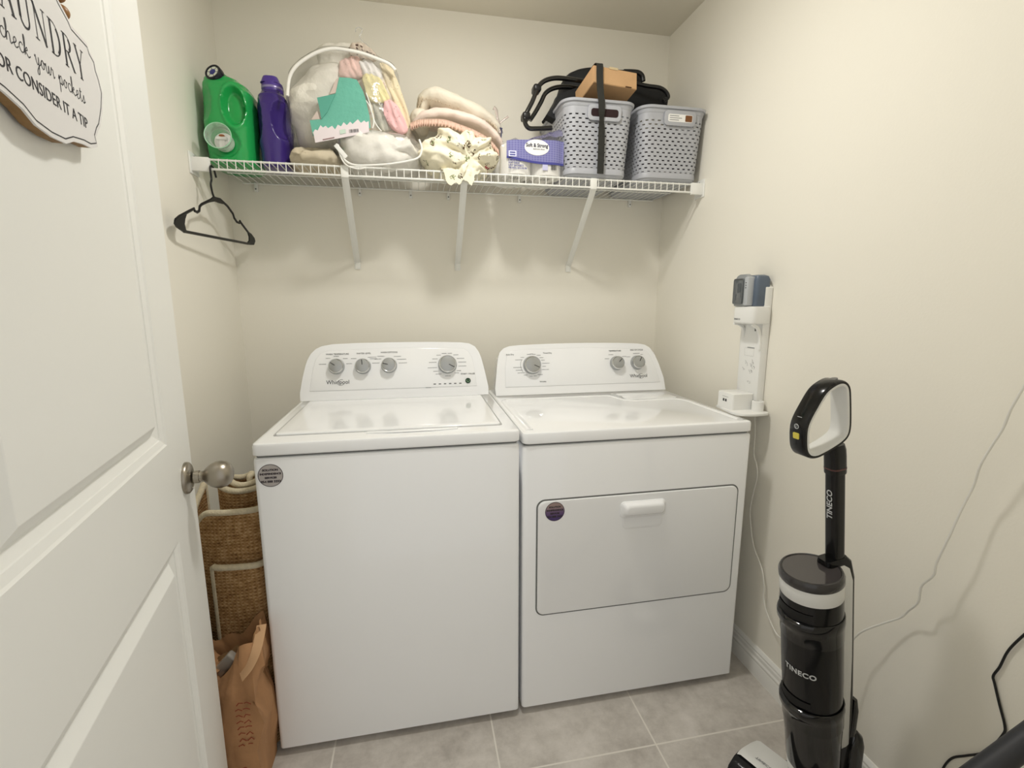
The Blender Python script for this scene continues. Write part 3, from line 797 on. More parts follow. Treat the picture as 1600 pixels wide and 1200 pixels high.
M_PURPLE = mat('purple_bottle', (58, 38, 118), .25, coat=.25)
pb = thing('detergent_bottle', 'tall purple detergent bottle with a grip hollow, between the green jug and the clear bag', 'detergent bottle', (.2345, -.2, SZ))
PX, PY = .2345, -.205
prof = [(0, PX, PY, .078, .13), (.006, PX, PY, .090, .142), (.04, PX, PY, .090, .146), (.09, PX, PY, .100, .15), (.15, PX, PY, .108, .155), (.195, PX, PY, .106, .15), (.228, PX, PY, .088, .12), (.245, PX, PY, .070, .09), (.252, PX, PY, .062, .07)]
b = bmesh.new(); rings = []
for i in range(81):
    z = .252 * i / 80; cx, cy, w, d = lerp_prof(prof, z); rings.append(se_ring(cx, cy, SZ + z, w, d, 2.7))
loft(b, rings)
for v in b.verts:
    if v.co.y < PY + .02:
        e = ((v.co.x - (PX + .036)) / .030) ** 2 + ((v.co.z - (SZ + .150)) / .062) ** 2
        if e < 1: v.co.y += .040 * (1 - e) ** .6; v.co.x -= .004 * (1 - e)
        e = ((v.co.x - (PX - .045)) / .022) ** 2 + ((v.co.z - (SZ + .150)) / .07) ** 2
        if e < 1: v.co.y += .030 * (1 - e) ** .6
obj('bottle', b, M_PURPLE, pb, angle=60)
CP = Matrix.Translation((PX, PY, SZ + .248)); M_PCAP = mat('purple_cap', (84, 62, 150), .3)
b = bmesh.new(); lathe(b, [(.0335, 0), (.0345, .003), (.0345, .026), (.0325, .030), (.0325, .032)], CP, 32)
rings = []
for z, w, d in ((.030, .062, .062), (.034, .058, .055), (.048, .050, .046), (.053, .046, .042), (.055, .036, .032)): rings.append([CP @ V((a - .003, c, z)) for a, c in rr(w, d, .016, 5)])
loft(b, rings); cp_ = obj('cap', b, M_PCAP, pb)
b = bmesh.new(); lathe(b, [(.0347, .012), (.0352, .013), (.0352, .019), (.0347, .02)], CP, 32); obj('cap_band', b, mat('silver_lilac_band', (150, 140, 190), .25, .4), cp_)

# ---------------------------------------------------------------- soft goods on the shelf
def cloth_mat(name, rgb, bump=(45, .5, .004), var=.06, rough=.9):
    return mat(name, rgb, rough, bump=bump, var=var, var_scale=14, spec=.2)
M_CREAM = cloth_mat('cream_cotton', (238, 231, 214))
M_OFFW = cloth_mat('off_white_plush', (242, 238, 227), (90, .6, .004))
M_FILM = film('clear_bag_film', (250, 248, 244), .09, .5, (26, .8, .006))
M_PIPE = mat('white_piping', (246, 244, 238), .45)

def printed(name, base, marks_, scale=28, size=.30, bump=(26, .55, .006), scribble=False):
    """fabric with small scattered printed motifs in several colours"""
    k = NT(name); vec = k.coord(); col = None
    base = lin(base); cur = base
    for i, (c, s, thr) in enumerate(marks_):
        mp = k.n('ShaderNodeMapping'); mp.inputs['Location'].default_value = (i * 3.7, i * 1.9, i * 5.3); mp.inputs['Rotation'].default_value = (i * .7, i * .4, i * 1.1); k.l(vec, mp.inputs[0])
        vo = k.n('ShaderNodeTexVoronoi'); vo.inputs['Scale'].default_value = s; vo.inputs['Randomness'].default_value = .9; k.l(mp.outputs[0], vo.inputs['Vector'])
        nz = k.noise(s * 5, 4, .7, mp.outputs[0])
        d = k.math('ADD', vo.outputs['Distance'], k.math('MULTIPLY', k.math('SUBTRACT', nz, .5), .9))
        m = k.math('LESS_THAN', d, thr)
        if scribble: m = k.math('MULTIPLY', k.math('LESS_THAN', k.math('ADD', vo.outputs['Distance'], k.math('MULTIPLY', k.math('SUBTRACT', nz, .5), .25)), thr), k.math('LESS_THAN', k.math('ABSOLUTE', k.math('SUBTRACT', k.noise(s * 4.5, 2, .5, mp.outputs[0]), .5)), .055))
        cur = k.mix(m, cur, lin(c)); 
    k.l(cur, k.b.inputs['Base Color']); k.b.inputs['Roughness'].default_value = .85; k.b.inputs['Specular IOR Level'].default_value = .2
    k.bump(k.noise(bump[0], 3), bump[1], bump[2]); return k.m

# lower layer: beige throw roll at the left and white sheet set in a zip pouch
b = blob((.365, -.19, 1.775), (.085, .135, .032), .014, 16, .012, 14, flat=SZ, seed=2)
o = obj('folded_throw', b, printed('beige_pattern_throw', (208, 196, 172), [((176, 160, 134), 30, .12)]), angle=80)
tag(o, 'beige patterned throw folded under the left side of the clear bag', 'throw')
b = blob((.585, -.205, 1.806), (.140, .130, .060), .012, 10, .022, 12, flat=SZ, seed=5, power=3)
o = obj('folded_sheet', b, cloth_mat('white_sheet', (244, 241, 233)), angle=80)
tag(o, 'rumpled white sheet folded in a flat clear pouch on the shelf, under the teal card', 'sheet')
pouch = thing('clear_pouch', 'flat clear zip pouch with white piping around the rumpled white sheet', 'pouch', (.59, -.2, SZ))
b = blob((.585, -.205, 1.805), (.148, .138, .064), .008, 9, .006, 12, flat=SZ, seed=6, power=3.4); obj('film', b, M_FILM, pouch, angle=80)
b = bmesh.new(); tube(b, spline([at(u, v, y=-.345) for u, v in ((528, 226), (533, 240), (541, 252), (556, 258), (580, 258), (610, 256), (640, 251), (655, 245), (659, 232), (655, 218))], 6), .0032, 8); obj('piping', b, M_PIPE, pouch)
b = bmesh.new(); tube(b, spline([at(u, v, y=-.345) for u, v in ((529, 236), (536, 252), (545, 260), (560, 264), (572, 262))], 6), .0022, 8); obj('zip_edge', b, M_PIPE, pouch)
b = bmesh.new(); sweep(b, spline([at(u, v, y=-.348) for u, v in ((524, 226), (530, 233), (536, 240), (541, 246))], 4), rr(.014, .003, .001), up=(0, 1, 0)); obj('zip_tab', b, M_WPLAST, pouch)

# big clear bedding bag standing on them, with its contents
bag = thing('bedding_bag', 'big clear plastic bedding bag with white piping, stuffed with bedding, beside the purple bottle', 'bag', (.47, -.18, 1.80))
def bag_taper(p):
    # leans in toward the top right like the photo's bulging trapezoid
    return p
def poly_bag(outline, y0, y1, bulge, amp, seed):
    """soft bag: front outline (x, z) swept through depth with a bulging front and back"""
    bm = bmesh.new(); c = V((sum(p[0] for p in outline) / len(outline), 0, sum(p[1] for p in outline) / len(outline)))
    P = spline([(x, 0, z) for x, z in outline], 6, closed=True); rings = []
    ks = [(.0, 1.0), (.25, .96), (.5, .86), (.72, .7), (.88, .5), (.97, .28), (1.0, .08)]
    fr = [(1 - a, k) for a, k in ks]
    seq = [(y0 - bulge * (a), k) for a, k in reversed(ks)] + [(y0 + (y1 - y0) * t, 1.02 + .02 * math.sin(PI * t)) for t in (.25, .5, .75)] + [(y1 + bulge * .4 * a, k) for a, k in ks]
    for y, k in seq:
        r_ = []
        for p in P:
            q = c + (p - c) * k; q.y = y
            q += (q - c).normalized() * amp * fbm(q + V((seed, 0, 0)), 9) ; q.y += amp * .8 * fbm(q + V((0, seed, 0)), 11)
            r_.append(q)
        rings.append(r_)
    loft(bm, rings); return bm
bo = [(.285, 1.83), (.278, 1.93), (.288, 2.03), (.33, 2.095), (.40, 2.135), (.47, 2.15), (.55, 2.14), (.62, 2.12), (.655, 2.09), (.665, 2.0), (.685, 1.93), (.715, 1.87), (.70, 1.845), (.60, 1.84), (.48, 1.82), (.36, 1.815)]
b = poly_bag(bo, -.24, -.05, .05, .010, 3); obj('film', b, M_FILM, bag, angle=80)
b = bmesh.new(); tube(b, spline([at(u, v, y=-.295) for u, v in ((449, 150), (452, 122), (462, 104), (480, 90), (500, 80), (520, 76), (540, 78), (565, 83), (590, 92), (608, 100), (618, 110))], 8), .0055, 10); obj('piping', b, M_PIPE, bag)
b = bmesh.new(); tube(b, spline([at(u, v, y=-.30) for u, v in ((572, 145), (578, 162), (582, 180), (588, 195), (596, 205))], 6), .002, 6); tube(b, spline([at(u, v, y=-.30) for u, v in ((560, 150), (572, 158), (580, 172), (584, 190), (582, 200))], 6), .0024, 6); obj('cord', b, M_PIPE, bag)
# comforter: two plump lobes
b = blob((.405, -.165, 1.955), (.118, .115, .150), .022, 9, .014, 9, seed=9, power=2.6)
for v in b.verts:
    v.co.x += .10 * max(0, v.co.z - 2.0) / .12 * .5 if v.co.z > 2.0 else 0
o = obj('comforter', b, M_OFFW, angle=80); tag(o, 'plump off-white comforter filling the left of the clear bedding bag', 'comforter')
b = blob((.462, -.12, 2.135), (.088, .075, .070), .016, 10, .005, 13, seed=13)
o = obj('plush_blanket', b, M_OFFW, angle=80); tag(o, 'white plush blanket bulging out of the top of the clear bedding bag', 'blanket')
b = blob((.585, -.165, 1.975), (.098, .10, .135), .02, 10, .014, 12, seed=21, power=2.8)
for v in b.verts: v.co.x += (1.98 - v.co.z) * .22
o = obj('patterned_clothes', b, printed('mixed_pastel_prints', (234, 222, 204), [((226, 214, 170), 30, .16), ((206, 204, 184), 12, .20), ((214, 184, 172), 34, .13)]), angle=80)
tag(o, 'pastel printed baby clothes packed in the right of the clear bedding bag', 'clothes')
for nm, px, rgb, yy0, lbl in (
    ('speckled_cloth', ((545, 74), (552, 66), (566, 66), (580, 76), (590, 90), (570, 92), (548, 86)), (214, 200, 184), -.24, 'small dark-speckled cloth at the top of the bedding bag below the tiny hanger'),
    ('cream_print_cloth', ((594, 98), (612, 105), (624, 135), (641, 186), (634, 200), (616, 166), (602, 128)), (232, 218, 186), -.262, 'cream dotted cloth along the right edge inside the bedding bag'),
    ('grey_cloth', ((582, 150), (600, 164), (614, 196), (600, 206), (586, 190)), (200, 198, 184), -.268, 'greyish folded cloth low in the middle of the bedding bag'),
    ('pink_skirt', ((531, 98), (543, 89), (562, 90), (568, 116), (552, 122), (532, 119)), (238, 204, 194), -.272, 'small pink garment just below the piping of the bedding bag'),
    ('white_bib', ((561, 95), (584, 97), (598, 120), (590, 128), (570, 122)), (226, 222, 218), -.276, 'small white and grey bib beside the pink garment in the bedding bag'),
    ('yellow_print_cloth', ((567, 116), (592, 121), (608, 152), (598, 160), (575, 154)), (230, 220, 172), -.282, 'pale yellow dotted cloth in the middle right of the bedding bag'),
    ('rose_print_cloth', ((602, 156), (619, 161), (636, 196), (631, 207), (613, 200), (600, 178)), (238, 192, 192), -.284, 'rose pink printed cloth at the lower right inside the bedding bag')):
    b = bmesh.new(); P = spline([at(u, v, y=yy0) for u, v in px], 7, closed=True)
    ctr = sum(P, V()) / len(P); rings = []
    for k_, yy in ((.04, -.004), (.2, -.004), (.4, -.004), (.6, -.0035), (.8, -.003), (.93, -.001), (1, .003), (1.0, .010), (.96, .02)):
        rings.append([ctr + (p - ctr) * k_ + V((0, yy, 0)) for p in P])
    loft(b, rings)
    for v in b.verts:
        q = v.co; v.co += V((.003 * fbm(q, 40), .007 * math.sin((q.x * 1.2 + q.z * .5) * 230 + 3 * fbm(q, 20)) * .5 + .005 * fbm(q, 26), .003 * fbm(q + V((4, 0, 0)), 40)))
    o = obj(nm, b, printed(nm + '_fabric', rgb, [((90, 70, 60), 60, .30)] if nm == 'speckled_cloth' else [(tuple(max(0, c - 36) for c in rgb), 75, .15)]), angle=80); tag(o, lbl, 'cloth')
b = bmesh.new(); tube(b, spline([at(u, v, y=-.2) for u, v in ((556, 50), (556, 45), (561, 43), (566, 46), (564, 52), (562, 58), (566, 64), (572, 70), (560, 74), (549, 76))], 6), .0017, 8); tube(b, spline([at(u, v, y=-.2) for u, v in ((570, 68), (578, 74), (590, 88))], 5), .0017, 8)
o = obj('small_hanger', b, film('clear_acrylic', (240, 240, 238), .35, .7, (5, .05, .001))); tag(o, 'tiny clear hanger hook sticking up from the top of the bedding bag', 'hanger')
# teal card inside the front of the bag
tc = thing('teal_insert_card', 'teal folded paper insert with white zigzag lower edge in front of the bedding bag', 'paper insert', at(530, 190, y=-.315))
def sheet(px, y, th, dy=0):
    bm = bmesh.new(); P = [at(u, v, y=y) for u, v in px]
    for p in P: p.y += dy * (p.z - 1.88)
    A = [bm.verts.new(p) for p in P]; B = [bm.verts.new(p + V((0, th, 0))) for p in P]; n_ = len(P)
    bm.faces.new(A); bm.faces.new(list(reversed(B)))
    for i in range(n_): bm.faces.new((A[i], A[(i + 1) % n_], B[(i + 1) % n_], B[i]))
    return bm
M_TEAL = mat('teal_card', (104, 178, 158), .6, bump=(50, .5, .004), var=.08)
b = sheet([(528, 115), (545, 116), (556, 119), (566, 138), (570, 150), (577, 180), (579, 200), (490, 214), (484, 188), (502, 186), (498, 166), (494, 150), (523, 143)], -.322, .003, .18); obj('card', b, M_TEAL, tc)
b = sheet([(494, 150), (523, 143), (511, 174), (502, 186), (498, 166)], -.326, .003, .18); obj('folded_corner', b, mat('teal_card_fold', (88, 162, 144), .6), tc)
b = sheet([(523, 118), (529, 115), (527, 141), (514, 144)], -.319, .002, .18); obj('card_back', b, mat('card_grey_pink', (206, 190, 180), .8), tc)
b = sheet([(495, 172), (500, 186), (486, 187)], -.319, .002, .18); obj('card_back', b, mat('card_grey_pink2', (206, 190, 180), .8), tc)
zz = [(490, 208), (493, 203), (497, 205), (501, 196), (505, 200), (509, 197), (513, 201), (519, 197), (524, 203), (528, 195), (533, 198), (537, 191), (542, 196), (547, 190), (551, 194), (559, 186), (564, 192), (569, 188), (572, 191), (576, 189)]
b = sheet(zz + [(577, 208), (494, 225)], -.328, .002, .18); wp = obj('white_panel', b, mat('insert_white', (228, 218, 220), .7), tc)
for i in range(9):
    u = 546 + i * 1.6; w = .4 + (i * 7 % 3) * .25
    b = sheet([(u, 203 - i * .18), (u + w, 203 - i * .18), (u + w + .6, 208.5 - i * .18), (u + .6, 208.5 - i * .18)], -.3295, .0008, .18); obj('barcode_bar', b, M_DARKTXT, wp)
b = sheet([(505, 219.2), (523, 215.5), (523.2, 217.1), (505.3, 220.8)], -.3295, .0008, .18); obj('print_line', b, mat('pink_grey_print', (150, 120, 120), .7), wp)
b = sheet([(531, 204), (540, 202), (541, 209), (532, 211)], -.3295, .0008, .18); obj('print_patch', b, mat('pale_green_patch', (196, 214, 200), .7), wp)

# ruffled cushions and the floral bundle
def cushion(name, path, sec, m, label, ruff, mr, cat='cushion'):
    t_ = thing(name, label, cat, path[0])
    b_ = bmesh.new(); P = spline(path, 8)
    sweep(b_, P, sec, up=(0, -1, 0), scale=lambda t: max(.12, (math.sin(PI * (.06 + .88 * t))) ** .55))
    for v in b_.verts: v.co += V((fbm(v.co, 18), fbm(v.co + V((5, 0, 0)), 18), fbm(v.co + V((0, 9, 0)), 18))) * .007
    obj('padding', b_, m, t_, angle=80)
    b_ = bmesh.new(); R = spline(ruff, 30); n_ = len(R); a_, c_ = [], []
    for i, p in enumerate(R):
        w = math.sin(i * .95) * .006 + math.sin(i * .37) * .003
        a_.append(p + V((0, .002, .010))); c_.append(p + V((0, -.012 + w, -.018 + .003 * math.sin(i * .95 + 1))))
    loft(b_, [[x for x in a_], [(x + y) / 2 + V((0, -.006, 0)) for x, y in zip(a_, c_)], c_], False, False, closed=False)
    o_ = obj('ruffle', b_, mr, t_, angle=80)
    sm = o_.modifiers.new('thick', 'SOLIDIFY'); sm.thickness = .0025
    return t_
M_PINKR = printed('pink_ruffle', (226, 194, 176), [((190, 150, 132), 60, .14)], bump=(60, .6, .004))
M_BEIGER = cloth_mat('beige_ruffle', (222, 208, 184))
eo = lambda a, c: [(x * a, y * c) for x, y in circ(1, 18)]
cushion('ruffled_cushion', [at(u, v, y=-.12) for u, v in ((657, 178), (664, 160), (678, 158), (705, 166), (740, 182), (768, 198), (780, 214))], eo(.036, .09), M_CREAM, 'cream cushion with beige frilled rim, topmost of the cushions right of the clear bag',
        [at(u, v, y=-.17) for u, v in ((652, 172), (655, 156), (664, 149), (680, 152), (705, 160), (735, 170), (762, 184), (776, 200))], M_BEIGER)
cushion('ruffled_cushion', [at(u, v, y=-.17) for u, v in ((646, 200), (662, 190), (690, 188), (720, 195), (750, 206), (772, 222), (780, 238))], eo(.030, .10), cloth_mat('pale_pink_cotton', (240, 222, 210)), 'pale pink cushion with pink frilled rim, pressed between the cream cushion and the floral bundle',
        [at(u, v, y=-.27) for u, v in ((642, 196), (655, 191), (672, 190), (695, 191), (720, 199), (745, 209), (765, 221), (778, 236))], M_PINKR)
o = obj('rolled_cloth', blob((.735, -.13, 1.955), (.035, .08, .045), .01, 14, .006, 14, seed=31), M_CREAM, angle=80); tag(o, 'cream cloth roll standing between the clear bag and the frilled cushions', 'cloth')
M_FLORAL = printed('floral_cotton', (246, 239, 214), [((104, 84, 62), 15, .26), ((128, 138, 96), 19, .20), ((190, 104, 108), 9, .15), ((74, 58, 44), 23, .22)], bump=(20, .4, .006), scribble=True)
b = blob((.872, -.235, 1.808), (.136, .125, .080), .010, 8, .0, 10, sub=6, seed=40, power=2.5)
KN = V((.90, -.36, 1.790))
for v in b.verts:
    dx, dz = v.co.x - KN.x, v.co.z - KN.z; r_ = math.hypot(dx, dz); a_ = math.atan2(dz, dx)
    w_ = min(1, r_ / .05) * max(0, min(1, (-.13 - v.co.y) / .12))
    f_ = math.sin(a_ * 8 + 2.2 * fbm(V((dx, dz, 3)), 12) + r_ * 18)
    nv = (v.co - V((.872, -.235, 1.808))).normalized()
    v.co += nv * (.010 * f_ * w_ + .0035 * w_ * math.sin(a_ * 19 + 3 * fbm(V((dz, dx, 1)), 16)))
    v.co.y += .022 * max(0, 1 - (r_ / .035) ** 2) * (1 if v.co.y < -.25 else 0)      # tuck at the gathered knot
    tail = max(0, 1 - ((v.co.x - .862) / .075) ** 2) ** .8 * max(0, min(1, (1.80 - v.co.z) / .07))
    if v.co.y < YS + .03: v.co.z -= .050 * tail; v.co.y = min(v.co.y, YS - .012 - .01 * tail) if v.co.z < SZ + .004 and tail > .05 else v.co.y
    if v.co.y > YS - .008 and v.co.z < SZ: v.co.z = SZ + .001
o = obj('floral_bundle', b, M_FLORAL, angle=80); tag(o, 'cream floral print cotton bundle hanging over the front edge of the shelf', 'fabric bundle')

# ---------------------------------------------------------------- toilet paper pack
tp = thing('toilet_paper_pack', 'plastic-wrapped pack of white toilet paper with a purple printed band, left of the grey baskets', 'toilet paper', (1.135, -.2, SZ))
M_TISSUE = mat('tissue', (246, 244, 238), .95, bump=(80, .3, .002))
for i, x in enumerate((1.078, 1.194)):
    for j, y in enumerate((-.265, -.148)):
        b = bmesh.new(); lathe(b, [(.02, 0), (.054, 0), (.058, .003), (.058, .107), (.054, .110), (.02, .110), (.02, 0)], Matrix.Translation((x, y, SZ + .001)), 36); obj('paper_roll', b, M_TISSUE, tp)
def tpfront(x, out=0):   # front silhouette of the two rolls under the film
    d = 0 if 1.078 < x < 1.194 else min(abs(x - 1.078), abs(x - 1.194)); return -.265 - .0005 - out - (math.sqrt(max(0, .0585 ** 2 - min(d, .05) ** 2)) * .62 + .0585 * .38)
b = bmesh.new(); rings = []
nx = 40
for zc, k_ in ((0, 1), (.03, 1), (.09, 1), (.108, 1), (.116, .93), (.122, .72)):
    row = []
    for i in range(nx + 1):
        x = 1.018 + (1.254 - 1.018) * i / nx; y = tpfront(x, .001); row.append(V((x, -.2 + (y + .2) * k_, SZ + zc)))
    rings.append(row)
loft(b, rings, False, False, closed=False); obj('film', b, film('tp_film', (255, 255, 255), .12, .45, (40, .5, .004)), tp, angle=80)
k = NT('purple_print'); cc = k.n('ShaderNodeTexCoord'); mp = k.n('ShaderNodeMapping'); mp.inputs['Scale'].default_value = (95, 1, 130); mp.inputs['Rotation'].default_value = (0, 0, 0); k.l(cc.outputs['Object'], mp.inputs[0])
s = k.n('ShaderNodeSeparateXYZ'); k.l(mp.outputs[0], s.inputs[0])
w = k.math('MULTIPLY', k.math('SINE', k.math('MULTIPLY', k.math('ADD', s.outputs[0], s.outputs[2]), 6.2832 * .5)), k.math('SINE', k.math('MULTIPLY', k.math('SUBTRACT', s.outputs[0], s.outputs[2]), 6.2832 * .5)))
k.l(k.mix(k.math('GREATER_THAN', w, .12), lin((134, 134, 184)), lin((112, 112, 168))), k.b.inputs['Base Color']); k.b.inputs['Roughness'].default_value = .25
M_PPRINT = k.m; M_INDIGO = mat('indigo_print', (70, 72, 146), .3)
def band(z0f, z1f, out, m, name, x0=1.036, x1=1.253, par=tp, steps=36):
    bm = bmesh.new(); lo, hi = [], []
    for i in range(steps + 1):
        x = x0 + (x1 - x0) * i / steps; t = i / steps; y = tpfront(x, out)
        lo.append(V((x, y, z0f(t)))); hi.append(V((x, y + .0, z1f(t))))
    loft(bm, [lo, [(a * .5 + c * .5) for a, c in zip(lo, hi)], hi], False, False, closed=False); return obj(name, bm, m, par, angle=80)
zlow = lambda t: 1.792 - .008 * math.sin(t * PI * 1.1 - .3) - .012 * t + .004
bd = band(zlow, lambda t: 1.858 + .010 * t, .0025, M_PPRINT, 'printed_band')
band(lambda t: zlow(t) - .0, lambda t: zlow(t) + .008, .0030, M_INDIGO, 'band_edge', par=bd)
# crumpled film gathered at the top right
b = bmesh.new(); rings = []
for i in range(13):
    t = i / 12; x = 1.05 + .2 * t; row = []
    for j in range(9):
        s_ = j / 8; y = tpfront(min(x, 1.25), .002) + .14 * s_
        z = 1.858 + (.004 + .058 * t ** 1.6) * math.sin(PI * min(1, s_ * 1.1 + .08)) + .008 * t + .012 * fbm(V((x, y, 0)), 30)
        row.append(V((x, y, z)))
    rings.append(row)
loft(b, rings, False, False, closed=False); obj('film_gather', b, film('tp_film_lilac', (150, 146, 200), .45, .6, (50, .7, .005)), tp, angle=80)
mtp = lambda x, z, out=.0035: frame((x, tpfront(x, out), z), (1, 0, 0), (0, 0, 1))
b = bmesh.new(); E = [(a * .046, c * .027 - .004) for a, c in circ(1, 32)]; 
prism(b, E, -.001, .0004, frame((1.146, -.3275, 1.841), (1, 0, 0), (0, 0, 1)))
ov = obj('white_oval', b, M_PAPERW, bd)
text('lettering', 'Soft & Strong', .0175, mat('navy_print', (36, 38, 66), .5), ov, frame((1.146, -.3290, 1.8435), (1, 0, 0), (0, 0, 1)), sx=.86, bold=.0003)
text('lettering', 'bathroom tissue', .0065, bpy.data.materials['navy_print'], ov, frame((1.153, -.3290, 1.8315), (1, 0, 0), (0, 0, 1)))
b = bmesh.new(); prism(b, rr(.029, .020, .002), 0, .0006, mtp(1.056, 1.812, .0045)); sq = obj('size_badge', b, mat('pale_blue_badge', (214, 216, 240), .4), bd)
for i in range(2): 
    b = bmesh.new(); ribbon(b, [(-.010, .004 - .008 * i), (.010, .004 - .008 * i)], .004, .0009, mtp(1.056, 1.812, .0045)); obj('print_line', b, M_INDIGO, sq)
for i, s in enumerate(('6 MEGA ROLLS', 'SOFT TISSUE', '2-PLY 264 SHEETS', 'PER ROLL 4.0 x 4.0 IN')):
    text('print_text', s, .0085, M_INDIGO, tp, frame((1.041, -.3262, 1.790 - .0088 * i), (1, 0, 0), (0, 0, 1)), align='LEFT', sx=.85, bold=.0002)
b = bmesh.new(); prism(b, rr(.020, .022, .001), 0, .0004, frame((1.178, -.326, 1.772), (1, 0, 0), (0, 0, 1))); obj('print_panel', b, mat('lilac_panel', (196, 196, 226), .5), tp)
for i in range(8):
    b = bmesh.new(); bx(1.200 + i * .0027, 1.2012 + i * .0027 + (i * 5 % 3) * .0003, -.3264, -.3259, 1.763, 1.781, bm=b); obj('barcode_bar', b, M_DARKTXT, tp)
# twisted clear plastic bag neck behind the pack
b = blob((1.02, -.11, 1.85), (.045, .06, .07), .02, 16, .012, 18, sub=4, seed=55)
tb = thing('clear_plastic_bag', 'small clear plastic bag with a twisted pink-tied neck, behind the toilet paper', 'plastic bag', (1.02, -.11, SZ))
for v in b.verts: v.co.z = max(v.co.z, SZ + .001)
obj('bag_body', b, film('crumpled_film', (240, 236, 232), .2, .7, (40, .9, .006)), tb, angle=80)
b = bmesh.new(); sweep(b, spline([at(u, v, y=-.16) for u, v in ((783, 208), (780, 195), (777, 182), (775, 172), (771, 168))], 5), eo(.011, .006), scale=lambda t: .6 + .9 * abs(t - .45))
sweep(b, spline([at(u, v, y=-.16) for u, v in ((779, 194), (786, 188), (794, 182))], 5), eo(.005, .003)); obj('bag_neck', b, film('neck_film', (238, 220, 214), .4, .8, (60, .8, .004)), tb, angle=80)
b = bmesh.new(); tube(b, spline([at(u, v, y=-.17) for u, v in ((782, 224), (783, 212), (784, 203), (781, 200), (785, 201))], 5), .0022, 6); obj('tie', b, mat('navy_tie', (52, 56, 96), .5), tb)

# ---------------------------------------------------------------- grey storage baskets
def basket_material():
    k = NT('grey_basket_plastic'); b_ = k.b
    b_.inputs['Base Color'].default_value = lin((176, 178, 184)); b_.inputs['Roughness'].default_value = .4
    uv = k.n('ShaderNodeTexCoord'); s_ = k.n('ShaderNodeSeparateXYZ'); k.l(uv.outputs['UV'], s_.inputs[0])
    u, v = s_.outputs[0], s_.outputs[1]
    row = k.math('DIVIDE', v, .0137); rf = k.math('FLOOR', row); fv = k.math('SUBTRACT', row, rf)
    par = k.math('MODULO', rf, 2.0)
    uu = k.math('ADD', k.math('DIVIDE', u, .0235), k.math('MULTIPLY', par, .5)); fu = k.math('SUBTRACT', uu, k.math('FLOOR', uu))
    m = k.math('MULTIPLY', k.math('LESS_THAN', k.math('ABSOLUTE', k.math('SUBTRACT', fu, .5)), .23), k.math('LESS_THAN', k.math('ABSOLUTE', k.math('SUBTRACT', fv, .5)), .17))
    m = k.math('MULTIPLY', m, k.math('MULTIPLY', k.math('GREATER_THAN', v, .034), k.math('LESS_THAN', v, .219)))
    tr = k.n('ShaderNodeBsdfTransparent'); mx = k.n('ShaderNodeMixShader')
    k.l(m, mx.inputs[0]); k.l(b_.outputs[0], mx.inputs[1]); k.l(tr.outputs[0], mx.inputs[2]); k.l(mx.outputs[0], k.out.inputs[0])
    return k.m
M_BASK = basket_material(); M_BASKP = mat('grey_basket_solid', (178, 180, 186), .4)
BH = .262
def basket(cx, cy, wb, db, wt, dt, label):
    t_ = thing('storage_basket', label, 'basket', (cx, cy, SZ), 'grey slotted plastic baskets on the shelf')
    def rg(z, inset=0):
        f = z / BH; w = wb + (wt - wb) * f - 2 * inset; d = db + (dt - db) * f - 2 * inset
        return [V((cx + a, cy + c, SZ + z)) for a, c in rr(w, d, .042 - inset, 8)]
    zs_ = [.028 + (BH - .028 - .02) * i / 12 for i in range(13)]
    ref = rg(.13); cum = [0]
    n_ = len(ref)
    for i in range(n_): cum.append(cum[-1] + (ref[(i + 1) % n_] - ref[i]).length)
    for nm, ins in (('slotted_wall', 0), ('inner_wall', .0035)):
        b_ = bmesh.new(); loft(b_, [rg(z, ins) for z in zs_], False, False, uv=lambda i, j: (cum[j], zs_[i]))
        obj(nm, b_, M_BASK, t_, angle=60)
    b_ = bmesh.new(); loft(b_, [rg(0, .012), rg(.004, .004), rg(.012, .002), rg(.0125, -.002), rg(.026, -.002), rg(.030, 0), rg(.030, .006), rg(.008, .012)]); obj('base', b_, M_BASKP, t_, angle=50)
    b_ = bmesh.new(); loft(b_, [rg(BH - .024, 0), rg(BH - .022, -.002), rg(BH - .010, -.003), rg(BH - .009, -.009), rg(BH - .001, -.010), rg(BH, -.008), rg(BH, .001), rg(BH - .006, .004), rg(BH - .024, .004)], False, False); obj('rim', b_, M_BASKP, t_, angle=50)
    return t_
M_DARKCLOTH = cloth_mat('dark_maroon_cloth', (58, 30, 32))
def handle_plate(t_, cx, yf, z, tilt, hole):
    M = frame((cx, yf, z), (1, 0, 0), (0, -math.sin(tilt), math.cos(tilt)))
    b_ = bmesh.new()
    if hole: ring2(b_, rr(.128, .052, .014), rr(.104, .026, .009), -.001, .0045, M, bev=.0012)
    else: prism(b_, rr(.128, .052, .014), -.001, .0045, M, bev=.0012)
    return obj('handle_plate', b_, M_BASKP, t_), M
tilt = math.atan2((.385 - .35) / 2, BH)
YB = -.165
bl = basket(1.378, YB, .236, .335, .268, .372, 'grey slotted plastic basket with a black strap hanging down its front, beside the toilet paper')
hp1, MH1 = handle_plate(bl, 1.392, YB - .372 / 2 - .0015, SZ + .218, tilt, True)
b = bmesh.new(); prism(b, rr(.106, .028, .009), .0035, .0042, MH1); obj('handle_opening', b, mat('dark_basket_contents', (40, 20, 22), .8), hp1)  # plate in the dark red-brown of the contents behind the handle hole
br = basket(1.676, YB + .004, .236, .335, .266, .372, 'grey slotted plastic basket with a white label on its handle, next to the right wall')
hp2, MH2 = handle_plate(br, 1.694, YB + .004 - .372 / 2 - .0015, SZ + .222, tilt, False)
b = bmesh.new(); prism(b, rr(.10, .026, .006), .0045, .0049, MH2); lab = obj('paper_label', b, M_PAPERW, hp2)
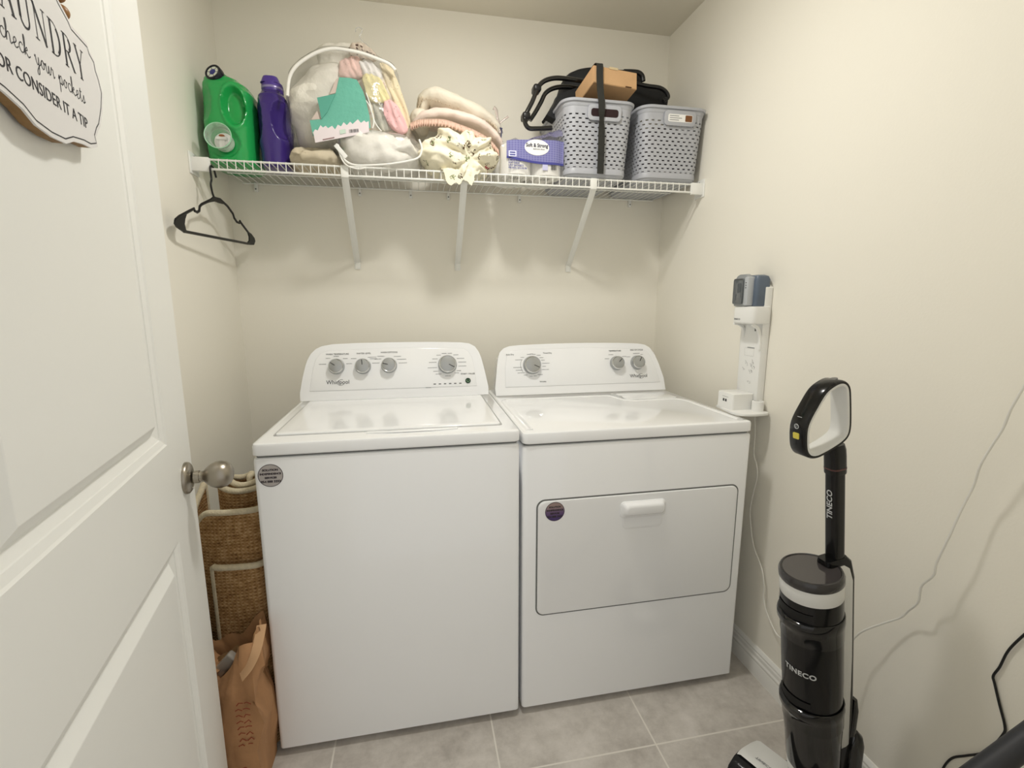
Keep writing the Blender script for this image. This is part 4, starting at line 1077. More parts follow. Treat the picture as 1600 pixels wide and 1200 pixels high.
b = bmesh.new(); prism(b, rr(.028, .022, .003), .0049, .0053, MH2 @ Matrix.Translation((.034, 0, 0))); obj('label_picture', b, mat('label_brown', (120, 76, 40), .6), lab)
for i in range(3):
    b = bmesh.new(); ribbon(b, [(-.044, .007 - .007 * i), (-.006 + (i % 2) * .012, .007 - .007 * i)], .0022, .0052, MH2); obj('print_line', b, M_GREYTXT, lab)
for cx in (1.378, 1.676):
    o = obj('folded_cloth', blob((cx, YB, SZ + .125), (.098, .14, .095), .008, 10, .006, 10, sub=4, power=4), M_DARKCLOTH, angle=80)
    tag(o, 'dark maroon cloth showing through the slots of the %s grey basket' % ('left' if cx < 1.5 else 'right'), 'cloth')

# ---------------------------------------------------------------- black carrier seat, cardboard box and strap on the baskets
M_SEAT = mat('black_fabric', (26, 27, 29), .75, bump=(60, .3, .003))
seat = thing('folded_carrier_seat', 'black folded baby carrier seat with looped tube handle, lying on both grey baskets', 'baby seat', (1.45, -.14, 2.005))
so = [(p.x, p.z) for p in (at(u, v, y=-.17) for u, v in ((862, 192), (858, 182), (868, 162), (880, 142), (886, 122), (898, 110), (918, 105), (945, 104), (972, 108), (992, 111), (1003, 117), (1008, 130), (1030, 134), (1043, 143), (1047, 156), (1040, 166), (1010, 172), (950, 178), (900, 188)))]
b = poly_bag(so, -.16, -.08, .035, .005, 70)
for v in b.verts: v.co.z = max(v.co.z, SZ + BH + .0015)
obj('padded_body', b, M_SEAT, seat, angle=70)
for dy, dz, pts in ((-.235, 0, ((918, 128), (893, 124), (868, 122), (850, 127), (840, 138), (832, 158), (822, 178), (820, 190), (826, 200), (840, 201), (862, 200))), (-.20, 0, ((915, 140), (890, 136), (868, 137), (853, 145), (845, 160), (836, 176), (828, 188)))):
    b = bmesh.new(); tube(b, spline([at(u, v, y=dy) for u, v in pts], 6), .0085, 12); obj('handle_tube', b, M_GLOSSBLACK, seat)
for (u, v) in ((838, 140), (821, 183)):
    c = at(u, v, y=-.22); b = bmesh.new(); box(b, c, (.03, .05, .026), .008, 3, None); obj('handle_joint', b, M_BLACK, seat)
b = bmesh.new(); tube(b, spline([at(u, v, y=-.24) for u, v in ((985, 128), (1010, 134), (1030, 137), (1040, 143), (1044, 152), (1036, 158))], 6), .0075, 10); obj('front_tube', b, M_BLACK, seat)
b = bmesh.new(); tube(b, spline([at(u, v, y=-.22) for u, v in ((975, 112), (995, 113), (1003, 118), (1005, 127))], 6), .009, 10); obj('shoulder_tube', b, M_BLACK, seat)
b = bmesh.new(); pts = [at(u, v, y=-.2) for u, v in ((870, 150), (862, 170), (852, 182), (866, 190), (884, 172), (905, 152), (900, 140))]
rings = [[p + V((0, yy, 0)) for p in pts] for yy in (-.02, .03)]; loft(b, rings); obj('side_flap', b, M_SEAT, seat)
M_CARD = mat('brown_cardboard', (206, 166, 122), .8, var=.06, var_scale=20)
# box: front face corners from the photo, depth running back and down onto the basket rim
bxA = at(925, 110, y=-.345); fx = (at(995, 116, y=-.335) - bxA); 
A_ = V((1.345, -.350, 2.118)); B_ = V((1.520, -.335, 2.112)); Dn = V((.004, .004, -.054)); Bk = V((-.026, .15, -.045))
cb = thing('cardboard_box', 'small brown cardboard box under the black strap, tilted on the left grey basket', 'box', A_ + Dn + Bk)
b = bmesh.new(); P = [A_, B_, B_ + Dn, A_ + Dn]
vs = [b.verts.new(p) for p in P] + [b.verts.new(p + Bk) for p in P]
for f in ((0, 1, 2, 3), (7, 6, 5, 4), (0, 4, 5, 1), (3, 2, 6, 7), (1, 5, 6, 2), (0, 3, 7, 4)): b.faces.new([vs[i] for i in f])
bmesh.ops.bevel(b, geom=b.edges[:], offset=.0015, segments=2, affect='EDGES'); obj('carton', b, M_CARD, cb)
b = bmesh.new(); q = A_ + (B_ - A_) * .42 + V((0, -.001, .001)); MB_ = frame(q, B_ - A_, -Dn)
bx(-.012, .024, -.005, .002, -.001, .001, bm=b, M=MB_); obj('tape', b, mat('buff_tape', (206, 186, 148), .4), cb)
b = bmesh.new(); MB2 = frame(A_ + (B_ - A_) * .8 + Dn * .95 + V((0, -.0008, 0)), B_ - A_, -Dn); bx(-.012, .012, -.0018, .0018, -.001, .0012, bm=b, M=MB2); obj('hand_slot', b, mat('slot_dark', (84, 58, 34), .9), cb)
# strap over the box and down the basket front
b = bmesh.new()
sp = [V((1.368, -.27, 2.128)), V((1.367, -.32, 2.130)), V((1.3675, -.352, 2.122)), V((1.369, -.3525, 2.09)), V((1.370, -.354, 2.062)), V((1.371, -.362, 2.02)), V((1.374, -.3685, 1.985)), V((1.375, -.367, 1.945)), V((1.379, -.361, 1.90)), V((1.381, -.357, 1.85)), V((1.382, -.354, 1.80)), V((1.382, -.352, 1.752))]
P = spline(sp, 6)
rows = []
for i, p in enumerate(P):
    t_ = i / (len(P) - 1); tw = .5 * math.exp(-((t_ - .66) / .05) ** 2); hw = .0125
    rows.append([p + V((-hw * math.cos(tw), -hw * math.sin(tw), 0)), p + V((hw * math.cos(tw), hw * math.sin(tw), 0)), p + V((hw * math.cos(tw), hw * math.sin(tw) - .0018, 0)), p + V((-hw * math.cos(tw), -hw * math.sin(tw) - .0018, 0))])
loft(b, rows); o = obj('webbing_strap', b, mat('black_webbing', (38, 38, 34), .7, bump=(300, .3, .001)), angle=50)
tag(o, 'black webbing strap hanging over the cardboard box and down the left grey basket', 'strap')

# ---------------------------------------------------------------- wall charging stand with battery on the right wall
st = thing('charging_stand', 'white wall charging stand with tray, rising beside the right edge of the dryer', 'charging stand', (1.78, -.72, DZ + .003))
M_STAND = mat('stand_white', (242, 242, 239), .35)
YA, YB2 = -.765, -.672
b = bmesh.new()
def yz_prism(bm, pts, x0, x1, bev=.003):
    """outline in (y, z) extruded between x0 and x1"""
    return prism(bm, pts, -x1, -x0, Matrix(((0, 0, -1, 0), (1, 0, 0, 0), (0, 1, 0, 0), (0, 0, 0, 1))), bev=bev)
yz_prism(b, [(YA, .935), (YB2 + .01, .935), (YB2 + .012, 1.15), (YB2 + .012, 1.21), (YB2 + .004, 1.28), (YB2 + .004, 1.34), (YA + .012, 1.34), (YA, 1.33)], 1.793, 1.8205)
obj('back_panel', b, M_STAND, st)
b = bmesh.new(); rings = []
for z, ins in ((1.2135, .004), (1.216, .001), (1.22, 0), (1.262, 0), (1.2685, .001), (1.270, .004)):
    rings.append([V((1.782 + a, -.7225 + c, z)) for a, c in rr(.076 - 2 * ins, .102 - 2 * ins, .02, 6)])
loft(b, rings); ho = obj('battery_holder', b, M_STAND, st)
text('brand_lettering', 'TINECO', .0085, M_GREYTXT, ho, frame((1.7438, -.702, 1.2275), (0, -1, 0), (0, 0, 1)), bold=.0002)
b = bmesh.new(); sweep(b, spline([(1.755, -.674, 1.214), (1.778, -.676, 1.207), (1.790, -.676, 1.192), (1.7935, -.676, 1.165)], 6), rr(.010, .010, .003), up=(0, 1, 0)); obj('gusset', b, M_STAND, ho); b = bmesh.new(); sweep(b, spline([(1.755, -.762, 1.214), (1.778, -.760, 1.2), (1.790, -.760, 1.17), (1.7935, -.760, 1.13)], 6), rr(.010, .010, .003), up=(0, 1, 0)); obj('gusset', b, M_STAND, ho)
b = bmesh.new(); box(b, (1.7925, -.733, 1.196), (.001, .007, .014), .0004, 1); obj('slot', b, M_SEAM, st)
b = bmesh.new(); rings = []
for z, ins in ((.9255, .003), (.928, 0), (.981, 0), (.9835, .003)):
    rings.append([V((1.7535 + a, -.712 + c, z)) for a, c in rr(.080 - 2 * ins, .082 - 2 * ins, .008, 5)])
loft(b, rings); bs = obj('socket_block', b, M_STAND, st)
for dy in (-.006, .006):
    b = bmesh.new(); box(b, (1.7132, -.713 + dy, .957), (.0014, .008, .009), .0006, 1); obj('socket_hole', b, M_DARKTXT, bs)
b = bmesh.new(); ribbon(b, [(-.016, 0), (.016, 0)], .0018, .0004, frame((1.7134, -.715, .969), (0, -1, 0), (0, 0, 1))); obj('socket_mark', b, mat('pale_grey_print', (190, 190, 188), .6), bs)
b = bmesh.new()
tr_o = [(1.818, -.795), (1.818, -.66), (1.72, -.66)] + [(1.757 - .055 * math.cos(math.radians(a)), -.770 - .045 * math.sin(math.radians(a))) for a in range(0, 91, 10)] + [(1.79, -.812), (1.81, -.806)]
prism(b, tr_o, DZ + .003, .9285, bev=.002); obj('tray', b, M_STAND, st)
b = bmesh.new(); lathe(b, [(.0185, .9285), (.0185, .960), (.0165, .962), (.0135, .962), (.0135, .945), (0, .945)], Matrix.Translation((1.795, -.772, 0)), 28); obj('cup_post', b, M_STAND, st)
MP = frame((1.7928, -.715, 1.06), (0, -1, 0), (0, 0, 1))
for pts, w_ in ((rr(.046, .026, .003), .0007),):
    b = bmesh.new(); ribbon(b, [(x_ - .003, y_ + .058) for x_, y_ in pts + pts[:1]], w_, .0004, MP); obj('diagram_line', b, mat('pale_grey_print2', (200, 200, 198), .6), st)
rnd = random.Random(3)
b = bmesh.new(); ribbon(b, [(-.014, .073), (.022, .073)], .0022, .0004, MP); obj('diagram_line', b, M_GREYTXT, st)
for (x_, y_, w_, s_) in ((.018, .02, .014, 5), (.022, .004, .018, 6), (.012, -.012, .016, 5), (-.012, .012, .012, 3), (-.022, -.004, .01, 2), (.004, -.045, .010, 3)):
    for i in range(s_):
        b = bmesh.new(); a_ = rnd.uniform(0, 3.1); px, py = x_ + rnd.uniform(-.5, .5) * w_, y_ + rnd.uniform(-.5, .5) * w_; l_ = rnd.uniform(.003, .008)
        ribbon(b, [(px, py), (px + l_ * math.cos(a_), py + l_ * math.sin(a_)), (px + l_ * math.cos(a_ + .9), py + l_ * 1.5 * math.sin(a_ + .6))], .0009, .0004, MP); obj('diagram_line', b, M_GREYTXT, st)
bat = thing('battery_pack', 'grey battery pack with clear front cover, standing in the white charging stand', 'battery', (1.778, -.7225, 1.27))
b = bmesh.new(); rings = []
for z, ins in ((1.2705, .002), (1.274, 0), (1.355, 0), (1.366, .004), (1.370, .012)):
    rings.append([V((1.787 + a, -.7225 + c, z)) for a, c in rr(.052 - 2 * ins, .082 - 2 * ins, .010, 5)])
loft(b, rings); obj('pack_body', b, mat('slate_plastic', (96, 108, 124), .35), bat)
b = bmesh.new(); rings = []
for z, ins in ((1.2705, .001), (1.274, 0), (1.357, 0), (1.368, .004), (1.373, .010)):
    rings.append([V((1.758 + a, -.706 + c, z)) for a, c in rr(.03 - 2 * ins, .062 - 2 * ins, .008, 5)])
loft(b, rings); fcov = obj('front_cover', b, mat('smoky_cover', (150, 154, 156), .15, coat=.5), bat)
b = bmesh.new(); box(b, (1.7422, -.7025, 1.318), (.002, .046, .082), .006, 2); obj('cover_window', b, mat('dark_clear_window', (112, 116, 118), .12), fcov)
b = bmesh.new(); box(b, (1.756, -.7385, 1.318), (.032, .020, .092), .005, 2); side = obj('side_strip', b, mat('light_grey_strip', (186, 190, 194), .35), bat)
for i in range(3):
    b = bmesh.new(); box(b, (1.7399, -.7385, 1.345 - i * .008), (.0014, .004, .003), .0004, 1); obj('indicator', b, M_DARKTXT, side)
for (y_, z_, a_, c_) in ((-.694, 1.350, .012, .006), (-.705, 1.330, .020, .030), (-.690, 1.300, .004, .02), (-.715, 1.318, .003, .04)):
    b = bmesh.new(); box(b, (1.7412, y_, z_), (.001, a_, c_), .0003, 1); obj('window_detail', b, mat('window_detail_grey', (84, 90, 94), .4), fcov)

# white charger cords
def cord(name, pts, r, m, label, cat='cord', n=6):
    b_ = bmesh.new(); tube(b_, spline(pts, n), r, 8); o_ = obj(name, b_, m); tag(o_, label, cat); return o_
M_CORDW = mat('white_cord', (232, 230, 222), .4)
cord('charger_cord', [V((1.806, -.745, .93)), V((1.806, -.757, .85))] + [at(u, v, x=1.806) for u, v in ((1178, 710), (1182, 726), (1183, 745), (1176, 775), (1172, 800), (1174, 830), (1178, 855), (1190, 888), (1194, 915), (1193, 935), (1200, 962), (1213, 990), (1228, 1006))] + [V((1.812, -1.03, .16)), V((1.80, -1.09, .125)), V((1.785, -1.13, .115))],
     .0024, M_CORDW, 'thin white cord running down the wall from the charging stand beside the dryer')
cp_pts = [((1640, 535), .055), ((1600, 604), .055), ((1580, 639), .055), ((1567, 670), .05), ((1549, 698), .05), ((1532, 727), .05), ((1521, 760), .042), ((1503, 795), .045), ((1483, 839), .048), ((1464, 879), .045), ((1459, 899), .044), ((1440, 916), .04), ((1435, 941), .035), ((1420, 954), .025), ((1407, 965), .022), ((1380, 974), .03), ((1355, 983), .042), ((1340, 992), .046), ((1330, 1006), .05)]
cord('power_cord', [at(u, v, x=XR - d_) for (u, v), d_ in cp_pts] + [V((1.765, -1.205, .30)), V((1.76, -1.22, .22))], .0023, M_CORDW, 'long white cord hanging across the right wall behind the upright floor washer')
cord('black_cord', [at(u, v, x=1.8165) for u, v in ((1650, 940), (1620, 975), (1600, 992), (1582, 1009), (1572, 1022), (1562, 1042), (1552, 1056), (1554, 1068), (1562, 1102), (1570, 1134), (1567, 1148), (1545, 1172), (1530, 1178), (1508, 1181), (1487, 1185), (1473, 1202), (1466, 1230))], .0023, mat('black_rubber', (18, 18, 19), .5), 'black power cord hanging on the right wall behind the dark pole', n=5)
P1, P2 = at(1540, 1203, x=1.66), at(1602, 1158, x=1.72)
dd_ = (P2 - P1); lo = P1 - dd_ * (P1.z / dd_.z) ; hi = P1 + dd_ * ((1.795 - P1.x) / dd_.x)
b = bmesh.new(); tube(b, [lo + dd_.normalized() * .012, P1, P2, hi], .0205, 20); pole = thing('wand_pole', 'dark grey round pole leaning across the lower right corner against the wall', 'pole', lo)
obj('tube', b, mat('charcoal_tube', (52, 53, 58), .45, bump=(150, .1, .001)), pole)
b = bmesh.new(); tube(b, [hi - dd_.normalized() * .05, hi - dd_.normalized() * .0], .0215, 20); obj('end_cap', b, M_BLACK, pole)

# ---------------------------------------------------------------- upright cordless floor washer
AX = V((-.1406, -.011, .990)).normalized(); VB = V((1.648, -1.283, 0))
VF = V((-.98880, -.04887, -.14097)); VS = AX.cross(VF).normalized(); VF = VS.cross(AX)
MV = Matrix(((VF.x, VS.x, AX.x, VB.x), (VF.y, VS.y, AX.y, VB.y), (VF.z, VS.z, AX.z, VB.z), (0, 0, 0, 1)))   # local x = front, z = up the body
vac = thing('floor_washer', 'black and white upright cordless floor washer with looped handle, standing by the right wall', 'floor washer', M=MV)
def vo(name, bm, m, par=None, **kw): return obj(name, bm, m, par or vac, local=True, **kw)
R = .063
M_VB = mat('vacuum_black', (15, 15, 16), .2, coat=.15, spec=.35); M_VW = mat('vacuum_white', (226, 226, 222), .3); M_VG = mat('vacuum_cap_grey', (52, 50, 50), .22, coat=.3)
M_SMOKE = mat('smoked_tank', (26, 26, 26), .1, coat=.35, spec=.4)
def cyl(r0, pr, m, name, n=48, par=None): 
    b_ = bmesh.new(); lathe(b_, pr, None, n); return vo(name, b_, m, par)
cyl(R, [(0, .155), (R * .88, .155), (R * .90, .20), (R * .96, .30), (R, .42), (R, .642), (0, .642)], M_VB, 'body')
cyl(R, [(R * .99, .641), (R * 1.005, .643), (R * 1.005, .676), (R * .99, .678)], M_VW, 'white_band')
cyl(R, [(R * 1.0, .677), (R * 1.03, .680), (R * 1.03, .692), (R * .98, .699), (R * .93, .700), (R * .9, .6975), (0, .6975)], M_VG, 'top_cap')
cyl(R, [(R * .90, .6979), (R * .0, .6981)], mat('cap_disc', (66, 62, 62), .12, coat=.5), 'cap_disc')
# clear upper tank collar, and lower tank
def latch(z, name, h=.045, out=.010):
    b_ = bmesh.new(); rings = []
    for dz, o_ in ((0, .0006), (.006, .001), (h * .55, .0015), (h * .8, out * .5), (h, out), (h + .012, out), (h + .016, out * .6), (h + .017, 0)):
        row = []
        for i in range(49):
            a = 2 * PI * i / 48; f = max(0, math.cos(a)) ** 3
            rr_ = R * 1.0 + .0008 + o_ * (.25 + .75 * f); row.append(V((rr_ * math.cos(a), rr_ * math.sin(a), z + dz)))
        rings.append(row[:-1])
    loft(b_, rings, False, False); return vo(name, b_, M_SMOKE)
t1 = latch(.535, 'clean_water_tank'); t2 = latch(.30, 'dirty_water_tank')
cyl(R, [(R * .885, .16), (R * .92, .175), (R * .95, .25), (R * 1.005, .302), (R * .99, .303)], M_SMOKE, 'tank_wall')
cyl(R, [(R * .80, .125), (R * .88, .135), (R * .90, .165), (R * .87, .168)], M_VW, 'white_ring')
cyl(R, [(0, .08), (R * .70, .08), (R * .80, .126), (0, .13)], M_VB, 'neck_block')
def on_cyl(name, z0, z1, a0, a1, off, m, par=None, n=16, bulge=0):
    b_ = bmesh.new(); rings = []
    for i in range(n + 1):
        t_ = i / n; a = math.radians(a0 + (a1 - a0) * t_); s_ = math.sin(PI * t_)
        rings.append([V(((R + off) * math.cos(a), (R + off) * math.sin(a), z)) for z in (z0 + bulge * (1 - s_), (z0 + z1) / 2 + bulge * (1 - s_), z1)])
    loft(b_, rings, False, False, closed=False); return vo(name, b_, m, par)
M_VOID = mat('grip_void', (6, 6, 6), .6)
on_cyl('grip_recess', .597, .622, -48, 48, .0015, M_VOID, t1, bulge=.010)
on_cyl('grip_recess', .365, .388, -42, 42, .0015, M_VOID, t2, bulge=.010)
def wrap_text(name, s, size, z, a_c, m, par=None, vertical=False, r=R, sp=.0):
    """lettering bent around the body"""
    cu = bpy.data.curves.new('t', 'FONT'); cu.body = s; cu.size = size; cu.align_x = 'CENTER'; cu.align_y = 'CENTER'; cu.extrude = .0001; cu.offset = .0006; cu.space_character = 1.1
    t_ = bpy.data.objects.new('t', cu); COL.objects.link(t_); me = bpy.data.meshes.new_from_object(t_.evaluated_get(bpy.context.evaluated_depsgraph_get()))
    bpy.data.objects.remove(t_); bpy.data.curves.remove(cu); me.materials.clear(); me.materials.append(m)
    for v in me.vertices:
        x, y = (v.co.x, v.co.y) if not vertical else (-v.co.y, v.co.x)
        a = math.radians(a_c) + x / r; rr_ = r + .0012 + v.co.z; v.co = V((rr_ * math.cos(a), rr_ * math.sin(a), z + y))
    me.name = name; o_ = bpy.data.objects.new(name, me); COL.objects.link(o_); o_.parent = par or vac; return o_
M_SILV = mat('silver_lettering', (196, 198, 198), .4)
wrap_text('brand_lettering', 'TINECO', .0175, .462, 22, M_SILV)
# spine at the back
b = bmesh.new(); rings = []
for z, d0, d1, w in ((.19, -.052, -.088, .030), (.20, -.052, -.092, .036), (.45, -.052, -.096, .040), (.655, -.050, -.096, .040), (.685, -.050, -.090, .036), (.697, -.05, -.08, .03)):
    rings.append([V(((d0 + d1) / 2 + a, c, z)) for a, c in rr(abs(d1 - d0), w * 1.3, .012, 5)])
loft(b, rings); sp = vo('spine', b, M_VW)
b = bmesh.new(); rings = []
for z, d0, d1, w in ((.10, -.045, -.100, .036), (.20, -.06, -.104, .040), (.45, -.07, -.1035, .042), (.660, -.07, -.1035, .042), (.70, -.03, -.098, .036), (.712, -.03, -.088, .03)):
    rings.append([V(((d0 + d1) / 2 + a, c, z)) for a, c in rr(abs(d1 - d0), w * 1.05, .010, 5)])
loft(b, rings); vo('back_cover', b, M_VB)
# pole and looped handle (outlines from the photo on the body's own mid plane)
def vp(u, v):
    d = ray(u, v); t_ = (VB - CAM_POS).dot(VS) / d.dot(VS); q = CAM_POS + d * t_ - VB; return (q.dot(VF), q.dot(AX))
pl0, pl1 = V((-.066, 0, .69)), V((-.0665, 0, .935))
b = bmesh.new(); rings = [[p + V((a, c, 0)) for a, c in rr(.034, .030, .010, 5)] for p in (pl0, pl1)]; loft(b, rings); pole_ = vo('pole', b, M_VB)
b = bmesh.new(); rings = [[V((x_ + a * k_, c * k_, z_)) for a, c in rr(.039, .035, .012, 5)] for x_, z_, k_ in ((-.0665, .915, .96), (-.0665, .918, 1), (-.066, .955, 1), (-.0635, .972, 1.04), (-.060, .984, 1.02))]; loft(b, rings); col = vo('pole_collar', b, M_VB)
b = bmesh.new(); rings = [[V((-.0665 + a, c, z_)) for a, c in rr(.0395, .0355, .012, 5)] for z_ in (.9265, .930)]; loft(b, rings, False, False); vo('collar_ring', b, mat('dull_red_ring', (92, 58, 54), .4), col)
m_px = [(1278, 613), (1291, 602), (1301, 597.5), (1308, 599), (1312, 606), (1313, 620), (1313.5, 645), (1313, 664), (1310, 676), (1302, 685), (1289, 694), (1275, 702), (1264, 707), (1255, 706.5), (1250, 699), (1249, 684), (1250, 668), (1254, 655), (1264, 636)]
def resamp(pts, n):
    P = spline([(x_, y_, 0) for x_, y_ in pts], 8, closed=True); L = [0]
    for a, c in zip(P, P[1:] + P[:1]): L.append(L[-1] + (c - a).length)
    out = []; j = 0
    for i in range(n):
        t_ = L[-1] * i / n
        while L[j + 1] < t_: j += 1
        a, c = P[j], P[(j + 1) % len(P)]; out.append(a + (c - a) * ((t_ - L[j]) / max(1e-9, L[j + 1] - L[j])))
    return out
NO = 72
Mr = resamp([vp(u, v) for u, v in m_px], NO)
def offs(d_):
    out = []
    for i, p in enumerate(Mr):
        t_ = (Mr[(i + 1) % NO] - Mr[i - 1]).normalized(); n_ = V((-t_.y, t_.x, 0)); out.append(p + n_ * d_)
    return out
sg_ = 1 if sum(q.length for q in offs(.004)) > 0 and (max(q.x for q in offs(.004)) > max(q.x for q in Mr)) else -1
Or, Ir = offs(.0075 * sg_), offs(-.0062 * sg_)
HW = .0205
b = bmesh.new(); rings = []
for f, y in ((.5, -HW), (.15, -HW), (.0, -HW * .82), (0, HW * .82), (.15, HW), (.5, HW)):
    rings.append([V((p.x + (q.x - p.x) * f, y, p.y + (q.y - p.y) * f)) for p, q in zip(Or, Ir)])
loft(b, rings, False, False); hd = vo('handle_loop', b, M_VB, angle=50)
b = bmesh.new(); rings = []
for f, y in ((.5, -HW - .0002), (.85, -HW), (1.0, -HW * .82), (1, HW * .82), (.85, HW), (.5, HW + .0002)):
    rings.append([V((p.x + (q.x - p.x) * f, y, p.y + (q.y - p.y) * f)) for p, q in zip(Or, Ir)])
loft(b, rings, False, False); vo('handle_inner', b, M_VW, hd, angle=50)
fr_x = max(p.x for p in Or)
# power button, mark and yellow badge on the handle's front
def fpt(zf):   # front surface x at a height
    c = [p for p in Or if abs(p.y - zf) < .006]; return max((p.x for p in c), default=fr_x)
MFh = lambda z_: frame((fpt(z_) + .0008, 0, z_), (0, 1, 0), (0, 0, 1))
b = bmesh.new(); ring2(b, circ(.0055, 20), circ(.0042, 20), -.0006, .0008, MFh(1.043)); ribbon(b, [(0, -.002), (0, .0024)], .0011, .0009, MFh(1.043)); obj('power_symbol', b, M_SILV, hd, local=True)
b = bmesh.new(); ribbon(b, [(-.006, 0), (.006, 0)], .0014, .0010, MFh(1.062)); obj('handle_mark', b, M_SILV, hd, local=True)
b = bmesh.new(); prism(b, rr(.015, .013, .002), -.001, .0009, MFh(1.0225)); yb = obj('yellow_badge', b, mat('yellow_badge', (222, 206, 84), .4), hd, local=True)
b = bmesh.new(); prism(b, circ(.0075, 20), 0, .002, frame((max(Or, key=lambda p: p.y).x - .004, 0, max(p.y for p in Or) - .0015), (1, 0, -.12), (0, 1, 0))); obj('top_button', b, mat('dark_silver_button', (104, 104, 106), .25, .6), hd, local=True)
# lettering up the pole, on its front-left side
ptx = text('brand_lettering', 'TINECO', .019, M_SILV, None, frame((-.0485, .003, .845), (0, 0, 1), (0, -1, 0)), bold=.0003); ptx.parent = pole_
# floor head: in front, turned a little, lying flat on the floor
HF = V((-.92, -.39, 0)).normalized(); HS = V((-.39, .92, 0)) * -1; HS.normalize()
HC_ = V((1.614, -1.264, 0))
MH = Matrix(((HF.x, -HS.x, 0, HC_.x), (HF.y, -HS.y, 0, HC_.y), (0, 0, 1, 0), (0, 0, 0, 1)))
HCc = MV.inverted() @ MH      # head space -> body space
def ho_(name, bm, m, par=None, **kw):
    for v in bm.verts: v.co = HCc @ v.co
    return obj(name, bm, m, par or vac, local=True, **kw)
HWd = .128
b = bmesh.new()
prof = [(-.045, .012), (.10, .012), (.118, .03), (.122, .055), (.112, .075), (.085, .088), (.062, .090), (-.02, .074), (-.045, .05)]
rings = [[V((x_ * k_ + (1 - k_) * .03, y, z_ * (.96 + .04 * k_))) for x_, z_ in prof] for y, k_ in ((-HWd, .9), (-HWd + .012, 1), (HWd - .012, 1), (HWd, .9))]
loft(b, rings); head = ho_('floor_head', b, M_VB, angle=45)
b = bmesh.new()
prof = [(.062, .0905), (.0, .0795), (-.03, .073), (-.03, .078), (.0, .0885), (.045, .0985), (.062, .0985), (.070, .095)]
rings = [[V((x_, y, z_ - (0 if k_ else .006))) for x_, z_ in prof] for y, k_ in ((-HWd + .002, 0), (-HWd + .012, 1), (HWd - .012, 1), (HWd - .002, 0))]
loft(b, rings); hc = ho_('head_cover', b, M_VW, head, angle=45)
tx = text('brand_lettering', 'TINECO', .012, M_GREYTXT, None, frame((.046, HWd - .062, .0992), (0, -1, 0), (1, 0, .2))); 
tx.data.transform(HCc); tx.parent = hc
b = bmesh.new(); lathe(b, [(0, -HWd + .014), (.028, -HWd + .014), (.028, HWd - .014), (0, HWd - .014)], Matrix.Translation((.082, 0, .040)) @ Matrix.Rotation(PI / 2, 4, 'X'), 24); ho_('brush_roller', b, mat('dark_roller', (58, 56, 55), .8, bump=(160, .6, .003)), head)
for s_ in (-1, 1):
    b = bmesh.new(); lathe(b, [(0, -.012), (.022, -.012), (.024, -.008), (.024, .008), (.022, .012), (0, .012)], Matrix.Translation((-.055, s_ * .05, .0245)) @ Matrix.Rotation(PI / 2, 4, 'X'), 24); ho_('rear_wheel', b, M_BLACK, head)
b = bmesh.new(); sweep(b, spline([(.02, 0, .06), (-.02, 0, .10), (-.01, 0, .15)], 6), circ(.03, 18)); ho_('swivel_neck', b, M_VB, head)
# charging dock behind
ck = thing('charging_dock', 'black charging dock tower and base behind the upright floor washer', 'charging dock', (1.745, -1.31, 0))
b = bmesh.new(); rings = [[V((1.732 + a, -1.288 + c, z)) for a, c in rr(.045 - 2 * i_, .055 - 2 * i_, .016, 6)] for z, i_ in ((.0, 0), (.20, .002), (.222, .006), (.232, .016))]; loft(b, rings); obj('dock_tower', b, M_GLOSSBLACK, ck)
b = bmesh.new(); rings = [[V((1.716 + a, -1.290 + c, z)) for a, c in rr(.016, .030, .006, 5)] for z in (.23, .30, .33)]
rings[-1] = [V((1.713 + (p.x - 1.716) * .6, -1.290 + (p.y + 1.290) * .8, p.z)) for p in rings[-1]]; loft(b, rings); obj('charging_post', b, M_GLOSSBLACK, ck)
b = bmesh.new(); prism(b, [(x_ + 1.70, y_ - 1.315) for x_, y_ in rr(.13, .22, .03)], 0, .009, bev=.002); obj('dock_base', b, M_GLOSSBLACK, ck)

# ---------------------------------------------------------------- jute rugs and paper bag between the door and the washer
def jute(name):
    k = NT(name); vec = k.coord('UV')
    mp = k.n('ShaderNodeMapping'); mp.inputs['Scale'].default_value = (1, 1, 1); k.l(vec, mp.inputs[0]); s = k.n('ShaderNodeSeparateXYZ'); k.l(mp.outputs[0], s.inputs[0])
    n1 = k.noise(60, 5, .7, k.coord('Object', (1, 1, 1)))
    row = k.math('ADD', k.math('DIVIDE', s.outputs[1], .0095), k.math('MULTIPLY', k.noise(14, 3, .5), 1.6)); fr = k.math('ABSOLUTE', k.math('SUBTRACT', k.math('SUBTRACT', row, k.math('FLOOR', row)), .5))
    zig = k.math('SINE', k.math('ADD', k.math('MULTIPLY', k.math('ADD', s.outputs[0], k.math('MULTIPLY', n1, .01)), 600), k.math('MULTIPLY', fr, 9)))
    f = k.math('ADD', k.math('MULTIPLY', n1, .75), k.math('ADD', k.math('MULTIPLY', zig, .06), k.math('MULTIPLY', k.math('SUBTRACT', .5, fr), .30)))
    k.l(k.ramp(f, [(.24, lin((112, 82, 50))), (.45, lin((168, 130, 86))), (.66, lin((206, 174, 130)))]), k.b.inputs['Base Color']); k.b.inputs['Roughness'].default_value = .95
    k.b.inputs['Specular IOR Level'].default_value = .1
    k.bump(f, .9, .006); return k.m
M_JUTE = jute('braided_jute'); M_EDGE = mat('cream_jute_edge', (216, 204, 176), .95, bump=(220, .8, .003), var=.1, var_scale=80)
